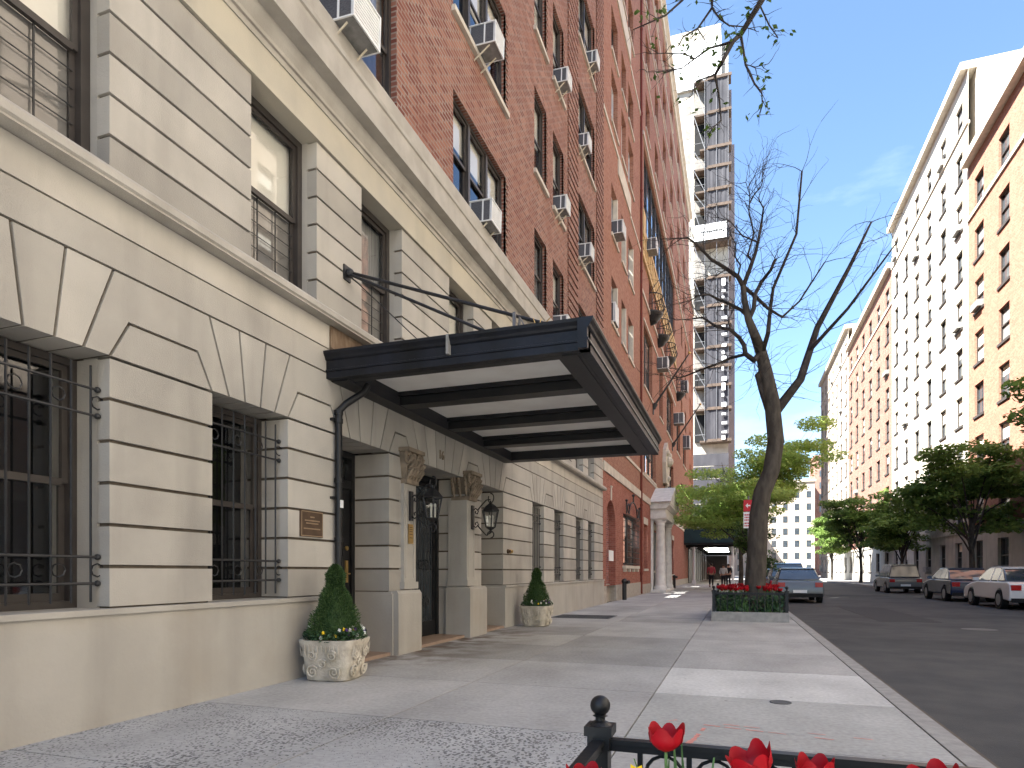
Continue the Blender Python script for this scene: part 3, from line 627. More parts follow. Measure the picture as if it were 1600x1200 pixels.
# ------------------------------------------------------------ lanterns
def lantern(loc, label):
    t = thing('wall_lantern', loc, label, 'lantern', 'lanterns flanking the entrance')
    m = MB(); m.box(0, .025, -.045, .045, -.20, .22); m.build('back_plate', 'iron', t)
    arm = MB()
    for z0, s in ((.14, 1), (-.14, -1)):
        arm.tube([(.02, 0, z0), (.07, 0, z0 + .03 * s), (.12, 0, z0 - .02 * s), (.10, 0, z0 - .07 * s), (.06, 0, z0 - .05 * s), (.07, 0, z0 - .015 * s)], .010, 6)
        arm.tube([(.10, 0, z0 - .01 * s), (.18, 0, z0 + .08 * s), (.27, 0, z0 + .17 * s), (.35, 0, z0 + (.18 if s > 0 else .13) * s)], .012, 6)
    arm.build('arm', 'iron', t); arm = MB(); arm.tube([(.35 + .07 * sin(k / 12 * 5.2) * (1 - k / 26), 0, .32 + .085 * cos(k / 12 * 5.2) + .02) for k in range(13)] , .012, 6)
    arm.tube([(.35, 0, .30), (.35, 0, .23)], .016, 8); arm.tube([(.35 + .06 * sin(k / 10 * 5), 0, -.30 - .06 * cos(k / 10 * 5)) for k in range(11)], .011, 6)
    arm.build('scroll_finial', 'iron', t)
    c = (.35, 0, 0)
    m = MB(); m.lathe([(.155, .115), (.165, .125), (.10, .20), (.05, .235), (.02, .26)], c, 6); m.build('roof', 'iron', t)
    m = MB(); m.lathe([(.02, -.27), (.04, -.25), (.02, -.225), (.085, -.185), (.10, -.175), (.085, -.165)], c, 6); m.build('base', 'iron', t)
    m = MB(); 
    for k in range(6):
        a = k * pi / 3; m.tube([(c[0] + .09 * cos(a), .09 * sin(a), -.17), (c[0] + .15 * cos(a), .15 * sin(a), .118)], .009, 5)
        a2 = a + pi / 3
        m.tube([(c[0] + .15 * cos(a), .15 * sin(a), .115), (c[0] + .15 * cos(a2), .15 * sin(a2), .115)], .008, 5)
    m.build('frame', 'iron', t)
    m = MB(); m.lathe([(.085, -.168), (.143, .115)], c, 6); g_ = m.build('lantern_pane', 'glass_l', t)
    m = MB()
    for k in range(3): 
        a = k * 2 * pi / 3 + .4; m.tube([(c[0] + .035 * cos(a), .035 * sin(a), -.17), (c[0] + .035 * cos(a), .035 * sin(a), -.02)], .014, 8); m.ball((c[0] + .035 * cos(a), .035 * sin(a), .01), .02, 8, 1.6)
    m.build('candle_bulb', 'white', t, True)
lantern((.058, 8.35, 2.08), 'black iron lantern on the left pilaster, nearest the camera'); lantern((.058, 10.66, 2.10), 'black iron lantern on the right pilaster, beyond the double door')

# ------------------------------------------------------------ window air conditioners
def aircon(x, y, z, w, h, d, label, slats=2, brk=True, tilt=.03, grp='white air conditioners in the brick windows'):
    t = thing('air_conditioner', (x, y, z), label, 'air conditioner', grp); t.rotation_euler = (0, tilt, 0)
    e = .018; m = MB(); a, b = 0, w
    m.box(-.1, d - e, a + e, b - e, .012, h - .012)
    for yy in (a, b - e):
        for zz in (0, h - e): m.box(-.1, d, yy, yy + e, zz, zz + e)
        m.box(d - e, d, yy, yy + e, e, h - e)
    for zz in (0, h - e): m.box(d - e, d, a + e, b - e, zz, zz + e)
    for k in range(1, 2):
        xx = d * .5; m.box(xx - .014, xx + .014, a + .001, b - .001, e, h - e)
    m.build('casing', 'ac', t)
    MB().box(-.05, d - .05, a + .006, b - .006, .03, h - .03).build('side_louvre', 'ac_g', t)
    g_ = MB(); n = 9
    for k in range(n): zz = .03 + (h - .06) * k / n; g_.box(d - e - .001, d - e + .008, a + .03, b - .03, zz, zz + (h - .06) / n * .45)
    g_.build('front_grille', 'ac', t)
    MB().box(-.09, d - .03, a + .02, b - .02, .004, .0115).build('base_tray', 'ac_b', t)
    if brk:
        for yy in (a + w * .12, b - w * .12 - .03): MB().tube([(d * .7, yy, .0), (.0, yy, -.22)], .014, 6).build('bracket', 'bracket', t)
    return t
for a in ((0, 6.32, 7.44, .58, .42, .42, 'large white air conditioner just above the stone cornice, top left of the photo', 2),
          (0, 10.84, 7.45, .5, .40, .36, 'white air conditioner in the lowest triple window, above the canopy', 2),
          (0, 10.84, 10.64, .46, .38, .43, 'white air conditioner on two struts in the second triple window up', 2),
          (0, 16.45, 13.98, .46, .36, .34, 'white air conditioner on a strut, highest in the narrow window column', 1),
          (0, 16.40, 10.62, .44, .36, .32, 'white air conditioner in the middle of the narrow window column', 1),
          (0, 16.35, 7.47, .5, .36, .36, 'low white air conditioner showing just above the canopy edge', 1),
          (0, 19.15, 10.64, .46, .40, .38, 'white air conditioner in the lowest double window beside the brick quoins', 2),
          (0, 19.15, 13.98, .46, .38, .30, 'white air conditioner in the second double window beside the brick quoins', 1),
          (0, 20.3, 17.34, .46, .38, .32, 'white air conditioner in the third double window beside the brick quoins', 1)):
    aircon(*a)

# ------------------------------------------------------------ building B : orange-red brick with limestone bands
B = thing('brick_building', (0, 0, 0), 'orange-red brick building with a pale columned porch, beyond the rusty drainpipe', 'building')
B1 = thing('brick_building', (0, 0, 0), 'orange-red brick building with an arched niche, between the limestone front and the rusty drainpipe', 'building')
YB, YM, YE, YC = 22.935, 32.55, 67.5, 75.
rowsB = [(10.7, 12.47), (14.08, 16.0), (18.4, 20.4), (21.15, 22.8), (25.1, 26.9), (28.4, 30.2), (31.7, 33.5)]
colsB = [(24.6, 26.0), (26.9, 28.1), (28.7, 30.2)]
hb = [(a, b, c, d) for a, b in colsB for c, d in rowsB]
niche = (23.5, 25.5, -.2, 3.0)
m = MB(); wall(m, 0, YB, YM, 4.86, 37.2, hb, .26); m.face([(0, YM, 37.2), (0, YB, 37.2), (-.01, YB, 37.2), (-.01, YM, 37.2)]); m.build('brick_wall', 'brickB', B1)
gwin = (27.35, 31.2, 1.42, 3.62)
m = MB(); wall(m, 0, YB, YM, .62, 4.86, [(23.5, 25.5, .62, 3.85), gwin], .26); m.build('ground_floor_wall', 'brickD', B1)
# arched niche head: fill between square opening and round arch
m = MB(); yc, r, zs = 24.5, 1.0, 2.87; N = 16
for s in (-1, 1):
    pts = [(yc + s * r, 3.85)] + [(yc + s * r * cos(t / N * pi / 2), zs + r * .98 * sin(t / N * pi / 2)) for t in range(N + 1)] + ([(yc, 3.85)] if r < .98 else [])
    m.px(pts, -.26, -.0)
m.build('niche_arch', 'brickD', B1)
m = MB(); m.box(-.30, -.26, 23.5, 25.5, .62, 3.85); m.build('niche_brickwork', 'brickN', B1)
m = MB(); m.box(.0, .03, 24.42, 24.58, 3.86, 4.35); m.px([(24.38, 4.35), (24.62, 4.35), (24.62, 4.40), (24.38, 4.40)], 0, .05); m.build('keystone', 'trim', B1)
m = MB(); m.box(-.3, .03, YB, 23.5, -.1, .62); m.box(-.3, .03, 25.5, YM, -.1, .62); m.box(-.3, -.22, 23.5, 25.5, -.1, .66); m.build('stone_base', 'base_rough', B1)
for q in ((0, .05, YB, YM, 4.78, 5.12), (0, .04, YB, YM, 6.06, 6.2), (0, .04, YB, 26, 17.72, 17.88), (0, .05, 26, 29.2, 17.1, 17.88), (0, .04, 29.2, YM, 17.0, 17.14), (0, .05, 25.4, 29.2, 23.9, 24.75), (0, .04, 29.2, YM, 23.75, 23.9), (0, .04, YB, YM, 35.6, 35.8), (-6, .25, YB, YM, 37.2, 37.7)): MB().box(*q).build('limestone_band', 'trim', B1)
w_ = window(B1, -.15, *gwin, bl=0, muls=2, back=.6)
gr = MB()
for k in range(16): y = 27.3 + 3.95 * (k + .5) / 16; gr.tube([(.14, y, 1.44), (.14, y, 3.6)], .012, 5)
for k in range(9): z = 1.5 + 2.05 * k / 8; gr.box(.13, .15, 27.3, 31.25, z - .012, z + .012)
for y in (27.3, 31.25):
    for k in range(9): z = 1.5 + 2.05 * k / 8; gr.box(0, .15, y - .01, y + .01, z - .012, z + .012)
gr.tube([(.14, 29.27 + 1.2 * cos(t / 12 * pi), 3.62 + .62 * sin(t / 12 * pi)) for t in range(13)], .03, 5)
for s in (-1, 1):
    gr.tube([(.14, 29.27 + s * (1.35 - .25 * cos(t / 10 * 5)), 3.85 + .2 * sin(t / 10 * 5)) for t in range(11)], .025, 5); gr.tube([(.14, 29.27 + s * 1.9, 3.6), (.14, 29.27 + s * 1.9, 4.1)], .03, 5); gr.ball((.14, 29.27 + s * 1.9, 4.14), .06, 7)
gr.tube([(.14, 29.27, 4.2), (.14, 29.27, 4.5)], .035, 5); gr.ball((.14, 29.27, 4.55), .07, 7)
gr.build('window_grille', 'iron', w_)
m = MB(); m.box(0, .14, 27.15, 31.4, 1.28, 1.40); [m.box(0, .12, y, y + .18, 1.14, 1.279) for y in (27.3, 28.5, 29.8, 31.0)]; m.build('bracketed_sill', 'trim', B1)
for i, (a, b) in enumerate(colsB):
    for k, (c, d) in enumerate(rowsB):
        o = window(B1, -.18, a, b, c, d, fm='frame_w' if k < 3 else 'frame', sill=(.06, .12, 'trim'), back=.6, fw=.09)
        if k < 2: MB().box(-.17, .01, b - .16, b - .001, c, d).build('side_shutter', 'trim', o)
m = MB(); m.box(.0, .02, 24.05, 24.95, 1.55, 1.95); m.build('notice_board', 'signw', B1)
rebase(B1, (0, 27.7, 0))
t = thing('drainpipe', (.06, 32.5, 0), 'tall rust-red drainpipe running up the brick front between two buildings', 'drainpipe')
MB().tube([(0, 0, .05), (0, 0, 36.8)], .055, 8).build('pipe', 'pipe', t, True); m = MB(); [m.tube([(0, 0, z), (0, 0, z + .1)], .075, 8) for z in (1, 4.4, 8, 12, 16, 20, 23.8, 28, 32)]; m.build('collar', 'pipe', t)

big = [(33.8, 37.4, 10.8, 13.95, 2), (41.0, 43.0, 10.8, 13.95, 1), (45.4, 50.3, 10.8, 13.95, 3), (53.2, 56.8, 10.8, 13.6, 2), (60, 63.5, 10.8, 13.6, 2),
       (33.9, 39.0, 6.3, 9.0, 3), (46.0, 50.5, 6.3, 9.0, 3),
       (33.82, 35.2, 1.3, 3.62, 1), (37.5, 38.9, 1.2, 3.55, 1), (49.2, 50.7, .95, 3.5, 1),
       (33.8, 51.5, 18.95, 23.15, 9)]
balc = [(35.9, 37.2), (39.7, 41.0), (44.0, 45.3), (52.9, 54.2)]
for a, b in balc: big.append((a, b, 15.45, 16.98, 1))
for a, b in ((34.5, 36.2), (38.6, 40.3), (43, 45), (48, 50), (54, 56), (60, 62)):
    for c, d in ((24.5, 26.4), (27.8, 29.7), (31.1, 33.0), (34.2, 35.8)): big.append((a, b, c, d, 1))
for a, b in ((57.6, 59.2), (62, 64)):
    for c, d in ((14.2, 16.1), (17.5, 19.4), (20.8, 22.6), (7, 8.8)): big.append((a, b, c, d, 1))
m = MB(); wall(m, 0, YM, YE, 4.86, 36.3, [h[:4] for h in big if h[2] > 5], .28); m.face([(0, YE, 0), (-9, YE, 0), (-9, YE, 36.3), (0, YE, 36.3)]); m.build('brick_wall', 'brickB', B)
m = MB(); wall(m, 0, YM, YE, .5, 4.86, [h[:4] for h in big if h[2] < 5], .28); m.build('ground_floor_wall', 'brickD', B)
m = MB(); m.box(-.3, .03, YM, YE, -.1, .5); m.build('stone_base', 'base_rough', B)
for q in ((0, .05, YM, YE, 4.78, 5.12), (0, .04, YM, YE, 6.06, 6.2), (0, .07, 32.8, 52.5, 15.2, 15.36), (0, .05, 33.6, 52, 14.05, 14.18), (0, .09, 33.2, YE, 23.3, 23.5), (0, .04, YM, YE, 33.6, 33.75), (0, .04, YM, YE, 27.2, 27.32), (0, .04, YM, YE, 30.4, 30.52)): MB().box(*q).build('limestone_band', 'trim', B)
m = MB()
m.py([(-7, 36.3), (.1, 36.3), (.16, 36.5), (.35, 36.6), (.35, 36.85), (-7, 36.85)], YM, YE); m.build('limestone_band', 'trim', B)
m = MB(); m.box(0, .10, 32.75, 52, 17.02, 17.3); m.box(0, .06, 32.75, 52, 17.3, 18.35); m.box(0, .12, 32.75, 52, 18.35, 18.6)
for k in range(26): y = 32.95 + k * .74; m.box(.06, .11, y, y + .34, 17.42, 18.24)
m.box(0, .14, 32.7, 33.6, 18.0, 19.3)
m.build('terracotta_frieze', 'trim_y', B)
for a, b, c, d, mu in big:
    studio = c == 18.95
    o = window(B, -.12 if studio else -.18, a, b, c, d, muls=mu, sill=(.06, .12, 'trim') if c < 14 or c > 24 else None, back=.7, fw=.09, bl=0 if c < 5 or studio else None, fm='frame')
    if studio: MB().box(-.21, -.205, a + .1, b - .1, c + .1, d - .1).build('studio_glazing', mat('silver_sky_glass', (.32, .38, .44), .12, spec=1., var=(.10, .13, .16), vscale=.9, stretch=(1, .5, 1)), o)
    if c < 5: MB().box(-.02, .03, a - .08, b + .08, d + .002, d + .34).build('lintel', 'trim', o)
# bow-fronted balconies
for i, (a, b) in enumerate(balc):
    t = thing('balcony', (0, (a + b) / 2, 15.36), 'black bow-fronted iron balcony, %s of the row of four on the red brick front' % ('nearest', 'second', 'third', 'farthest')[i], 'balcony', 'iron balconies on the red brick front')
    m = MB(); m.lathe([(.05, -.55), (.35, -.42), (.62, -.1), (.68, .0), (.68, .08)], (0, 0, 0), 14, a0=-pi / 2, a1=pi / 2); m.build('basket_floor', 'iron', t)
    m = MB()
    for k in range(13): an = -pi / 2 + pi * k / 12; c_, s_ = cos(an), sin(an); m.tube([(.66 * c_, .66 * s_, .05), (.80 * c_, .80 * s_, .35), (.66 * c_, .66 * s_, .75), (.66 * c_, .66 * s_, 1.0)], .018, 4)
    m.tube([(.66 * cos(-pi / 2 + pi * k / 14), .66 * sin(-pi / 2 + pi * k / 14), 1.0) for k in range(15)], .03, 5); m.tube([(.78 * cos(-pi / 2 + pi * k / 14), .78 * sin(-pi / 2 + pi * k / 14), .35) for k in range(15)], .02, 5)
    m.build('railing', 'iron', t)
    m = MB(); m.tube([(.66 * cos(-pi / 2 + pi * k / 14), .05 + .5 * sin(-pi / 2 + pi * k / 14), 1.0 + 1.0 * (1 - abs(k / 7 - 1) ** 2)) for k in range(15)], .02, 5); m.build('hoop', 'iron', t)
# porch with columns
po = MB()
po.box(0, .86, 36.4, 41.4, -.05, .14)
po.build('porch_step', 'white_stone', B)
for yy in (36.95, 40.8):
    m = MB(); m.lathe([(.36, .14), (.36, .28), (.33, .33), (.29, .38), (.285, .42), (.27, 1.6), (.235, 3.7), (.27, 3.75), (.25, 3.82), (.32, 3.93), (.34, 4.0)], (.5, yy, 0), 20); m.box(.16, .84, yy - .34, yy + .34, 4.0, 4.08); m.build('column', 'white_stone', B, True)
    m = MB(); m.box(.0, .12, yy - .26, yy + .26, .14, 4.08); m.build('pilaster', 'white_stone', B)
m = MB(); m.box(0, .86, 36.5, 41.25, 4.081, 4.36); m.box(0, .83, 36.53, 41.22, 4.36, 4.62); m.py([(0, 4.62), (.88, 4.62), (.95, 4.72), (1.06, 4.80), (1.06, 4.92), (0, 4.92)], 36.35, 41.4)
m.px([(36.3, 4.921), (41.45, 4.921), (41.45, 5.0), (38.9, 5.95), (36.3, 5.0)], 0, 1.08); m.px([(36.1, 4.98), (36.3, 4.93), (38.88, 5.9), (38.88, 6.05)], 0, 1.14); m.px([(41.65, 4.98), (41.45, 4.93), (38.881, 5.9), (38.881, 6.05)], 0, 1.14)
m.build('pediment', 'white_stone', B)
m = MB(); m.box(-.2, -.05 + .1, 38.0, 39.8, .1, 3.4); m.build('door', 'black', B)
m = MB(); m.px([(43.0, 6.9), (44.9, 6.9), (45.2, 8.2), (44.9, 9.1), (44.0, 9.7), (43.0, 9.1), (42.7, 8.2)], 0, .22); m.ball((.25, 44, 8.4), .35, 10); m.ball((.2, 44, 7.3), .22, 8); m.ball((.2, 43.3, 8.9), .25, 8); m.ball((.2, 44.7, 8.9), .25, 8); m.tube([(.15, 44, 7.0), (.1, 44, 6.2)], [.14, .03], 6)
m.build('carved_cartouche', 'trim', B)
rebase(B, (0, 45, 0))
C_ = thing('brown_brick_building', (0, 0, 0), 'lower brown brick building end beside the green hoarding', 'building')
hc = [(69, 70.5, z, z + 1.9) for z in (7, 10.4, 13.8, 17.2, 20.6, 24)] + [(72.2, 73.7, z, z + 1.9) for z in (7, 10.4, 13.8, 17.2, 20.6, 24)]
m = MB(); wall(m, -.02, YE, YC, 0, 30.2, hc, .2); m.face([(-.02, YC, 0), (-9, YC, 0), (-9, YC, 30.2), (-.02, YC, 30.2)]); m.face([(-.02, YE, 30.2), (-.02, YC, 30.2), (-9, YC, 30.2), (-9, YE, 30.2)]); m.build('brick_wall', 'brickC', C_)
for h in hc: window(C_, -.12, *h, back=.5)
m = MB(); m.box(-.02, .04, YE, YC, 5.6, 5.9); m.box(-.02, .1, YE, YC, 29.6, 30.0); m.build('limestone_band', 'trim', C_); rebase(C_, (0, 71, 0))
for a in ((0, 24.75, 14.1, .7, .5, .42, 'white air conditioner with dark side louvres in the first window past the limestone front', 2),
          (-.02, 24.75, 10.74, .75, .75, .15, 'white panelled air conditioner filling the foot of the lowest brick window past the quoins', 1),
          (.05, 34.2, 17.9, .8, .6, .55, 'white air conditioner above the nearest iron balcony', 2),
          (0, 39.6, 13.3, .8, .7, .65, 'white air conditioner beside the large black window, above the nearer flagpole', 2),
          (0, 50.6, 12.4, .9, .8, .75, 'white air conditioner below the far end of the balconies, above the farther flagpole', 2),
          (0, 57.2, 16.6, .9, .9, .6, 'small white air conditioner just past the farthest iron balcony', 1),
          (0, 59.8, 12.2, 1., 1.1, .6, 'white air conditioner near the far edge of the red brick front', 1)):
    aircon(*a, brk=False, tilt=0, grp='white air conditioners on the orange-red brick front')
for (y, lb) in ((37.6, 'nearer bare black flagpole slanting from the red brick wall'), (49.4, 'farther bare black flagpole slanting from the red brick wall, lower in the photo')):
    t = thing('flagpole', (0, y, 10.47), lb, 'flagpole', 'flagpoles on the red brick front')
    MB().tube([(.0, 0, 0), (2.0, 0, 2.9)], [.07, .035], 8).build('pole', 'iron', t, True)
    m = MB(); m.box(0, .06, -.12, .12, -.35, .3); m.tube([(.03, 0, -.05), (.18, 0, .24)], .12, 8); m.build('wall_socket', 'iron', t); MB().ball((2.02, 0, 2.94), .09, 8).build('finial', 'brass', t)
for (y, x, h_, lb) in ((26.3, .22, .75, 'black standpipe in front of the grilled window of the brick front'), (45.6, .5, .8, 'black standpipe on the pavement just past the pale porch')):
    t = thing('standpipe', (x, y, 0), lb, 'standpipe', 'black standpipes by the brick front')
    MB().tube([(0, 0, 0), (0, 0, h_)], .09, 10).build('pipe', 'iron', t, True); m = MB(); m.ball((0, 0, h_), .12, 10); m.tube([(0, 0, h_ - .05), (.2, -.08, h_ - .02)], .07, 8); m.tube([(0, 0, h_ - .05), (.18, .14, h_ - .02)], .07, 8); m.build('outlet', 'iron', t, True)

# ------------------------------------------------------------ tower under scaffold
T = thing('scaffolded_tower', (-2, 125, 0), 'tall pale stone tower wrapped in grey netting and scaffold at the end of the street', 'tower')
TY = 110
def tb(m, n, mt, par=T): o = m.build(n, mt, par); (o.__setattr__('location', Vector((2, -125, 0))) if par is T else None); return o
m = MB(); m.box(-14, 3.3, TY, 150, 0, 86); m.box(-9, 2.3, TY - .3, TY - .001, 79.8, 87.5); m.box(-13, 2.2, TY + .3, 140, 86, 90); tb(m, 'shaft', 'tower'); tb(MB().box(-9.0, 2.3, TY - .36, TY - .301, 79.9, 87.4), 'sunlit_top_panel', 'signw')  # white panel added to paint the sun-bright top of the shaft
m = MB(); m.box(3.31, 4.25, TY + 2, 150, 0, 71); m.box(3.31, 3.8, TY + .5, 150, 71, 79); tb(m, 'side_wing', 'tower_shaded')
for k in range(18):
    for xx in (-5.6, -3.4):
        z = 12 + k * 4.0; tb(MB().box(xx, xx + .9, TY - .02, TY + .05, z, z + 1.7), 'window', 'screen')
lev = [21.9, 27, 30.7, 33.7, 36.8, 40.4, 43.4, 47.9, 53.6, 59.3, 61.9, 65.5, 68.6, 74.2, 79.6]
for i, z in enumerate(lev):
    m = MB(); m.box(-2.0 if i % 3 else -1.0, 3.75, TY - 2.0, TY - .05, z - .12, z + .16); m.box(.2, 3.85, TY - 2.15, TY - 2.0, z - .1, z + .34); tb(m, 'platform', 'plank')
    z2 = lev[i + 1] if i + 1 < len(lev) else z
    if z2 > z:
        n_ = MB(); rr = random.Random(i); K = 14; FO = [rr.uniform(0, .09) for _ in range(K + 1)]
        for k in range(K):                          # slack folds of netting
            xa, xb = -.1 + 3.4 * k / K, -.1 + 3.4 * (k + 1) / K; o1, o2 = FO[k], FO[k + 1]
            n_.face([(xa, TY - 1.95 - o1, z + .2), (xb, TY - 1.95 - o2, z + .2), (xb, TY - 1.95 - o2, z2 - .15), (xa, TY - 1.95 - o1, z2 - .15)])
        if i != 7: tb(n_, 'debris_net', 'net')
        b_ = MB()
        for xx in (-1.9, -.2, 1.6, 3.35): b_.tube([(xx, TY - 2.02 - .08, z), (xx, TY - 2.02 - .08, z2)], .05 if xx > -1 else .04, 5)
        b_.tube([(-1.9, TY - 2.05, z2), (-.2, TY - 2.05, z)], .06, 5)
        b_.tube([(-1.9, TY - 2.05, z + 1.1), (-.2, TY - 2.05, z + 1.1)], .04, 5)
        tb(b_, 'scaffold_tube', 'steel')
        tb(MB().box(-1.9, -.25, TY - .3, TY - .01, z + .3, z2 - .4), 'dark_bay_panel', 'dark' if i % 2 == 0 else 'screen')  # solid dark panels paint the shade inside the scaffold bays
m = MB(); z = 0
while z < 20: m.box(-2.0, 3.4, TY - 2.0, TY - 1.9, z, z + 1.9); z += 2
tb(m, 'lower_net', 'net')
m = MB(); rr = random.Random(9); z = 22
while z < 47: 
    m.box(2.35, 2.9 + rr.uniform(-.3, .3), TY - 2.35, TY - 2.2, z, z + rr.uniform(.3, 1.2)); z += rr.uniform(.9, 1.9)
tb(m, 'white_sheeting', 'signw')
bn = tb(MB().box(-1.9, 3.1, TY - 2.45, TY - 2.38, 53.9, 56.4), 'banner', 'signw')
m = MB(); x_ = -1.0
rr = random.Random(3)
while x_ < 2.3: w_ = rr.uniform(.12, .26); m.box(x_, x_ + w_, TY - 2.47, TY - 2.451, 55.05 + rr.uniform(-.05, .05), 55.3); x_ += w_ + .05
m.box(2.5, 2.75, TY - 2.47, TY - 2.451, 54.8, 55.1); o = m.build('banner_lettering', 'signk', bn)

# ------------------------------------------------------------ sidewalk shed
t = thing('sidewalk_shed', (2.3, 61, 0), 'dark green boarded pavement shed on pale posts at the end of the pavement', 'shed')
MB().box(-2.35, 2.35, 0, .08, 3.75, 5.1).box(2.3, 2.38, .081, 38, 3.75, 5.1).box(-2.38, -2.3, .081, 38, 3.75, 5.1).build('parapet', 'shed', t)
m = MB(); m.box(-2.3, 2.3, .08, 38, 3.6, 3.75); [m.box(-2.2, 2.2, y, y + .12, 3.35, 3.599) for y in (1, 4, 7, 10, 13, 16, 20, 24, 28, 32)]; m.build('deck', 'black', t)
for k, y in enumerate((.6, 3.6, 6.6, 10, 14, 19, 25, 31)):
    for x in (-1.45 if k == 0 else -1.7, 1.9): 
        m = MB(); m.tube([(x, y, 0), (x, y, 3.4)], .09 if k == 0 else .06, 8); m.box(x - .17, x + .17, y - .17, y + .17, 0, .35 if k == 0 else .05); m.box(x - .3, x + .3, y - .05, y + .05, 3.3, 3.36); m.build('post', 'post', t)
for y in (1.5, 5.5, 11): MB().box(-.6, 1.5, y, y + .16, 3.22, 3.30).build('tube_light', 'lamp', t)
m = MB(); m.box(-2.28, -2.2, 5, 38, 0, 3.4); m.box(-2.2, 1.0, 36, 36.1, 0, 3.4); m.build('hoarding', 'frame', t)  # hoarding kept dark, with an end wall added to darken the shed

# ------------------------------------------------------------ leaves and trees
def leaf_quads(m, c, n, rad, size, rnd, flat=.6):
    for _ in range(n):
        while True:
            p = Vector((rnd.uniform(-1, 1), rnd.uniform(-1, 1), rnd.uniform(-1, 1)))
            if p.length < 1: break
        p = Vector(c) + Vector((p.x * rad[0], p.y * rad[1], p.z * rad[2])); s = size * rnd.uniform(.6, 1.3)
        u = Vector((rnd.gauss(0, 1), rnd.gauss(0, 1), rnd.gauss(0, flat))).normalized(); v = u.cross(Vector((rnd.gauss(0, .6), rnd.gauss(0, .6), 1))).normalized()
        m.face([p - u * s * .5, p + v * s * .27, p + u * s * .5, p - v * s * .27])
def twigs(m, ends, rnd, n, ln, r0):
    out = []
    for p, d in ends:
        for _ in range(n):
            q = Vector(p); dd = (Vector(d) + Vector((rnd.gauss(0, .6), rnd.gauss(0, .6), rnd.gauss(.15, .5)))).normalized(); pts = [q.copy()]
            for k in range(4): dd = (dd + Vector((rnd.gauss(0, .25), rnd.gauss(0, .25), rnd.gauss(.0, .22)))).normalized(); q = q + dd * ln / 4 * rnd.uniform(.6, 1.3); pts.append(q.copy())
            m.tube(pts, [r0, r0 * .8, r0 * .6, r0 * .45, r0 * .25], 4, False); out.append((pts[-1], dd)); out.append((pts[2], dd))
    return out
TOP = [
  ( [(4.92, 7.6, 7.64), (4.75, 7.4, 7.24), (4.54, 7.55, 7.05), (4.46, 7.43, 6.9), (4.35, 7.38, 6.67), (4.27, 7.55, 6.67)] , 0.035 , 0.016 ),
  ( [(4.27, 7.55, 6.67), (4.31, 7.75, 6.55), (4.33, 7.73, 6.27), (4.24, 7.46, 6.02), (4.2, 7.62, 6.05)] , 0.014 , 0.004 ),
  ( [(4.27, 7.55, 6.67), (4.16, 7.44, 6.58), (4.08, 7.4, 6.54), (4.02, 7.46, 6.43)] , 0.012 , 0.004 ),
  ( [(4.46, 7.43, 6.9), (4.34, 7.76, 7.15), (4.21, 7.75, 7.14), (4.04, 7.75, 7.06), (3.92, 7.45, 6.76), (3.76, 7.5, 6.82)] , 0.016 , 0.004 ),
  ( [(4.29, 7.6, 7.83), (4.23, 7.72, 7.65), (4.23, 7.78, 7.62), (4.07, 7.79, 7.43), (3.94, 7.39, 7.06), (3.84, 7.65, 7.14)] , 0.02 , 0.005 ),
  ( [(4.23, 7.78, 7.62), (4.32, 7.6, 7.32), (4.42, 7.44, 7.09), (4.56, 7.59, 7.16), (4.68, 7.39, 6.93)] , 0.012 , 0.004 ),
  ( [(4.05, 7.6, 7.83), (3.9, 7.78, 7.8), (3.72, 7.62, 7.54), (3.56, 7.5, 7.41), (3.33, 7.8, 7.63)] , 0.016 , 0.005 ),
  ( [(4.88, 7.6, 7.58), (4.73, 7.79, 7.54), (4.84, 7.77, 7.24), (4.92, 7.6, 6.95)] , 0.014 , 0.006 ),
  ( [(4.54, 7.55, 7.05), (4.59, 7.65, 6.78), (4.68, 7.57, 6.49), (4.75, 7.43, 6.27), (4.76, 7.5, 6.18), (4.73, 7.76, 6.26)] , 0.015 , 0.004 ),
  ( [(4.04, 7.75, 7.06), (3.96, 7.37, 6.85), (3.72, 7.66, 7.14), (3.58, 7.49, 7.04)] , 0.009 , 0.003 ),
  ( [(4.07, 7.79, 7.43), (4.14, 7.59, 7.16), (4.2, 7.52, 6.98)] , 0.008 , 0.003 ),
  ( [(3.92, 7.45, 6.76), (3.74, 7.45, 6.77), (3.52, 7.56, 6.9)] , 0.006 , 0.003 ),
  ( [(4.59, 7.65, 6.78), (4.69, 7.67, 6.74), (4.82, 7.49, 6.61)] , 0.006 , 0.003 ),
  ( [(5.55, 1.1, 5.0), (5.5, 3.2, 7.4), (5.25, 5.6, 8.1), (4.92, 7.6, 7.64)], .10, .035),
  ( [(5.25, 5.6, 8.1), (4.8, 6.8, 8.3), (4.29, 7.6, 7.83)], .04, .02), ( [(4.8, 6.8, 8.3), (4.3, 7.1, 8.1), (4.05, 7.6, 7.83)], .025, .016),
]
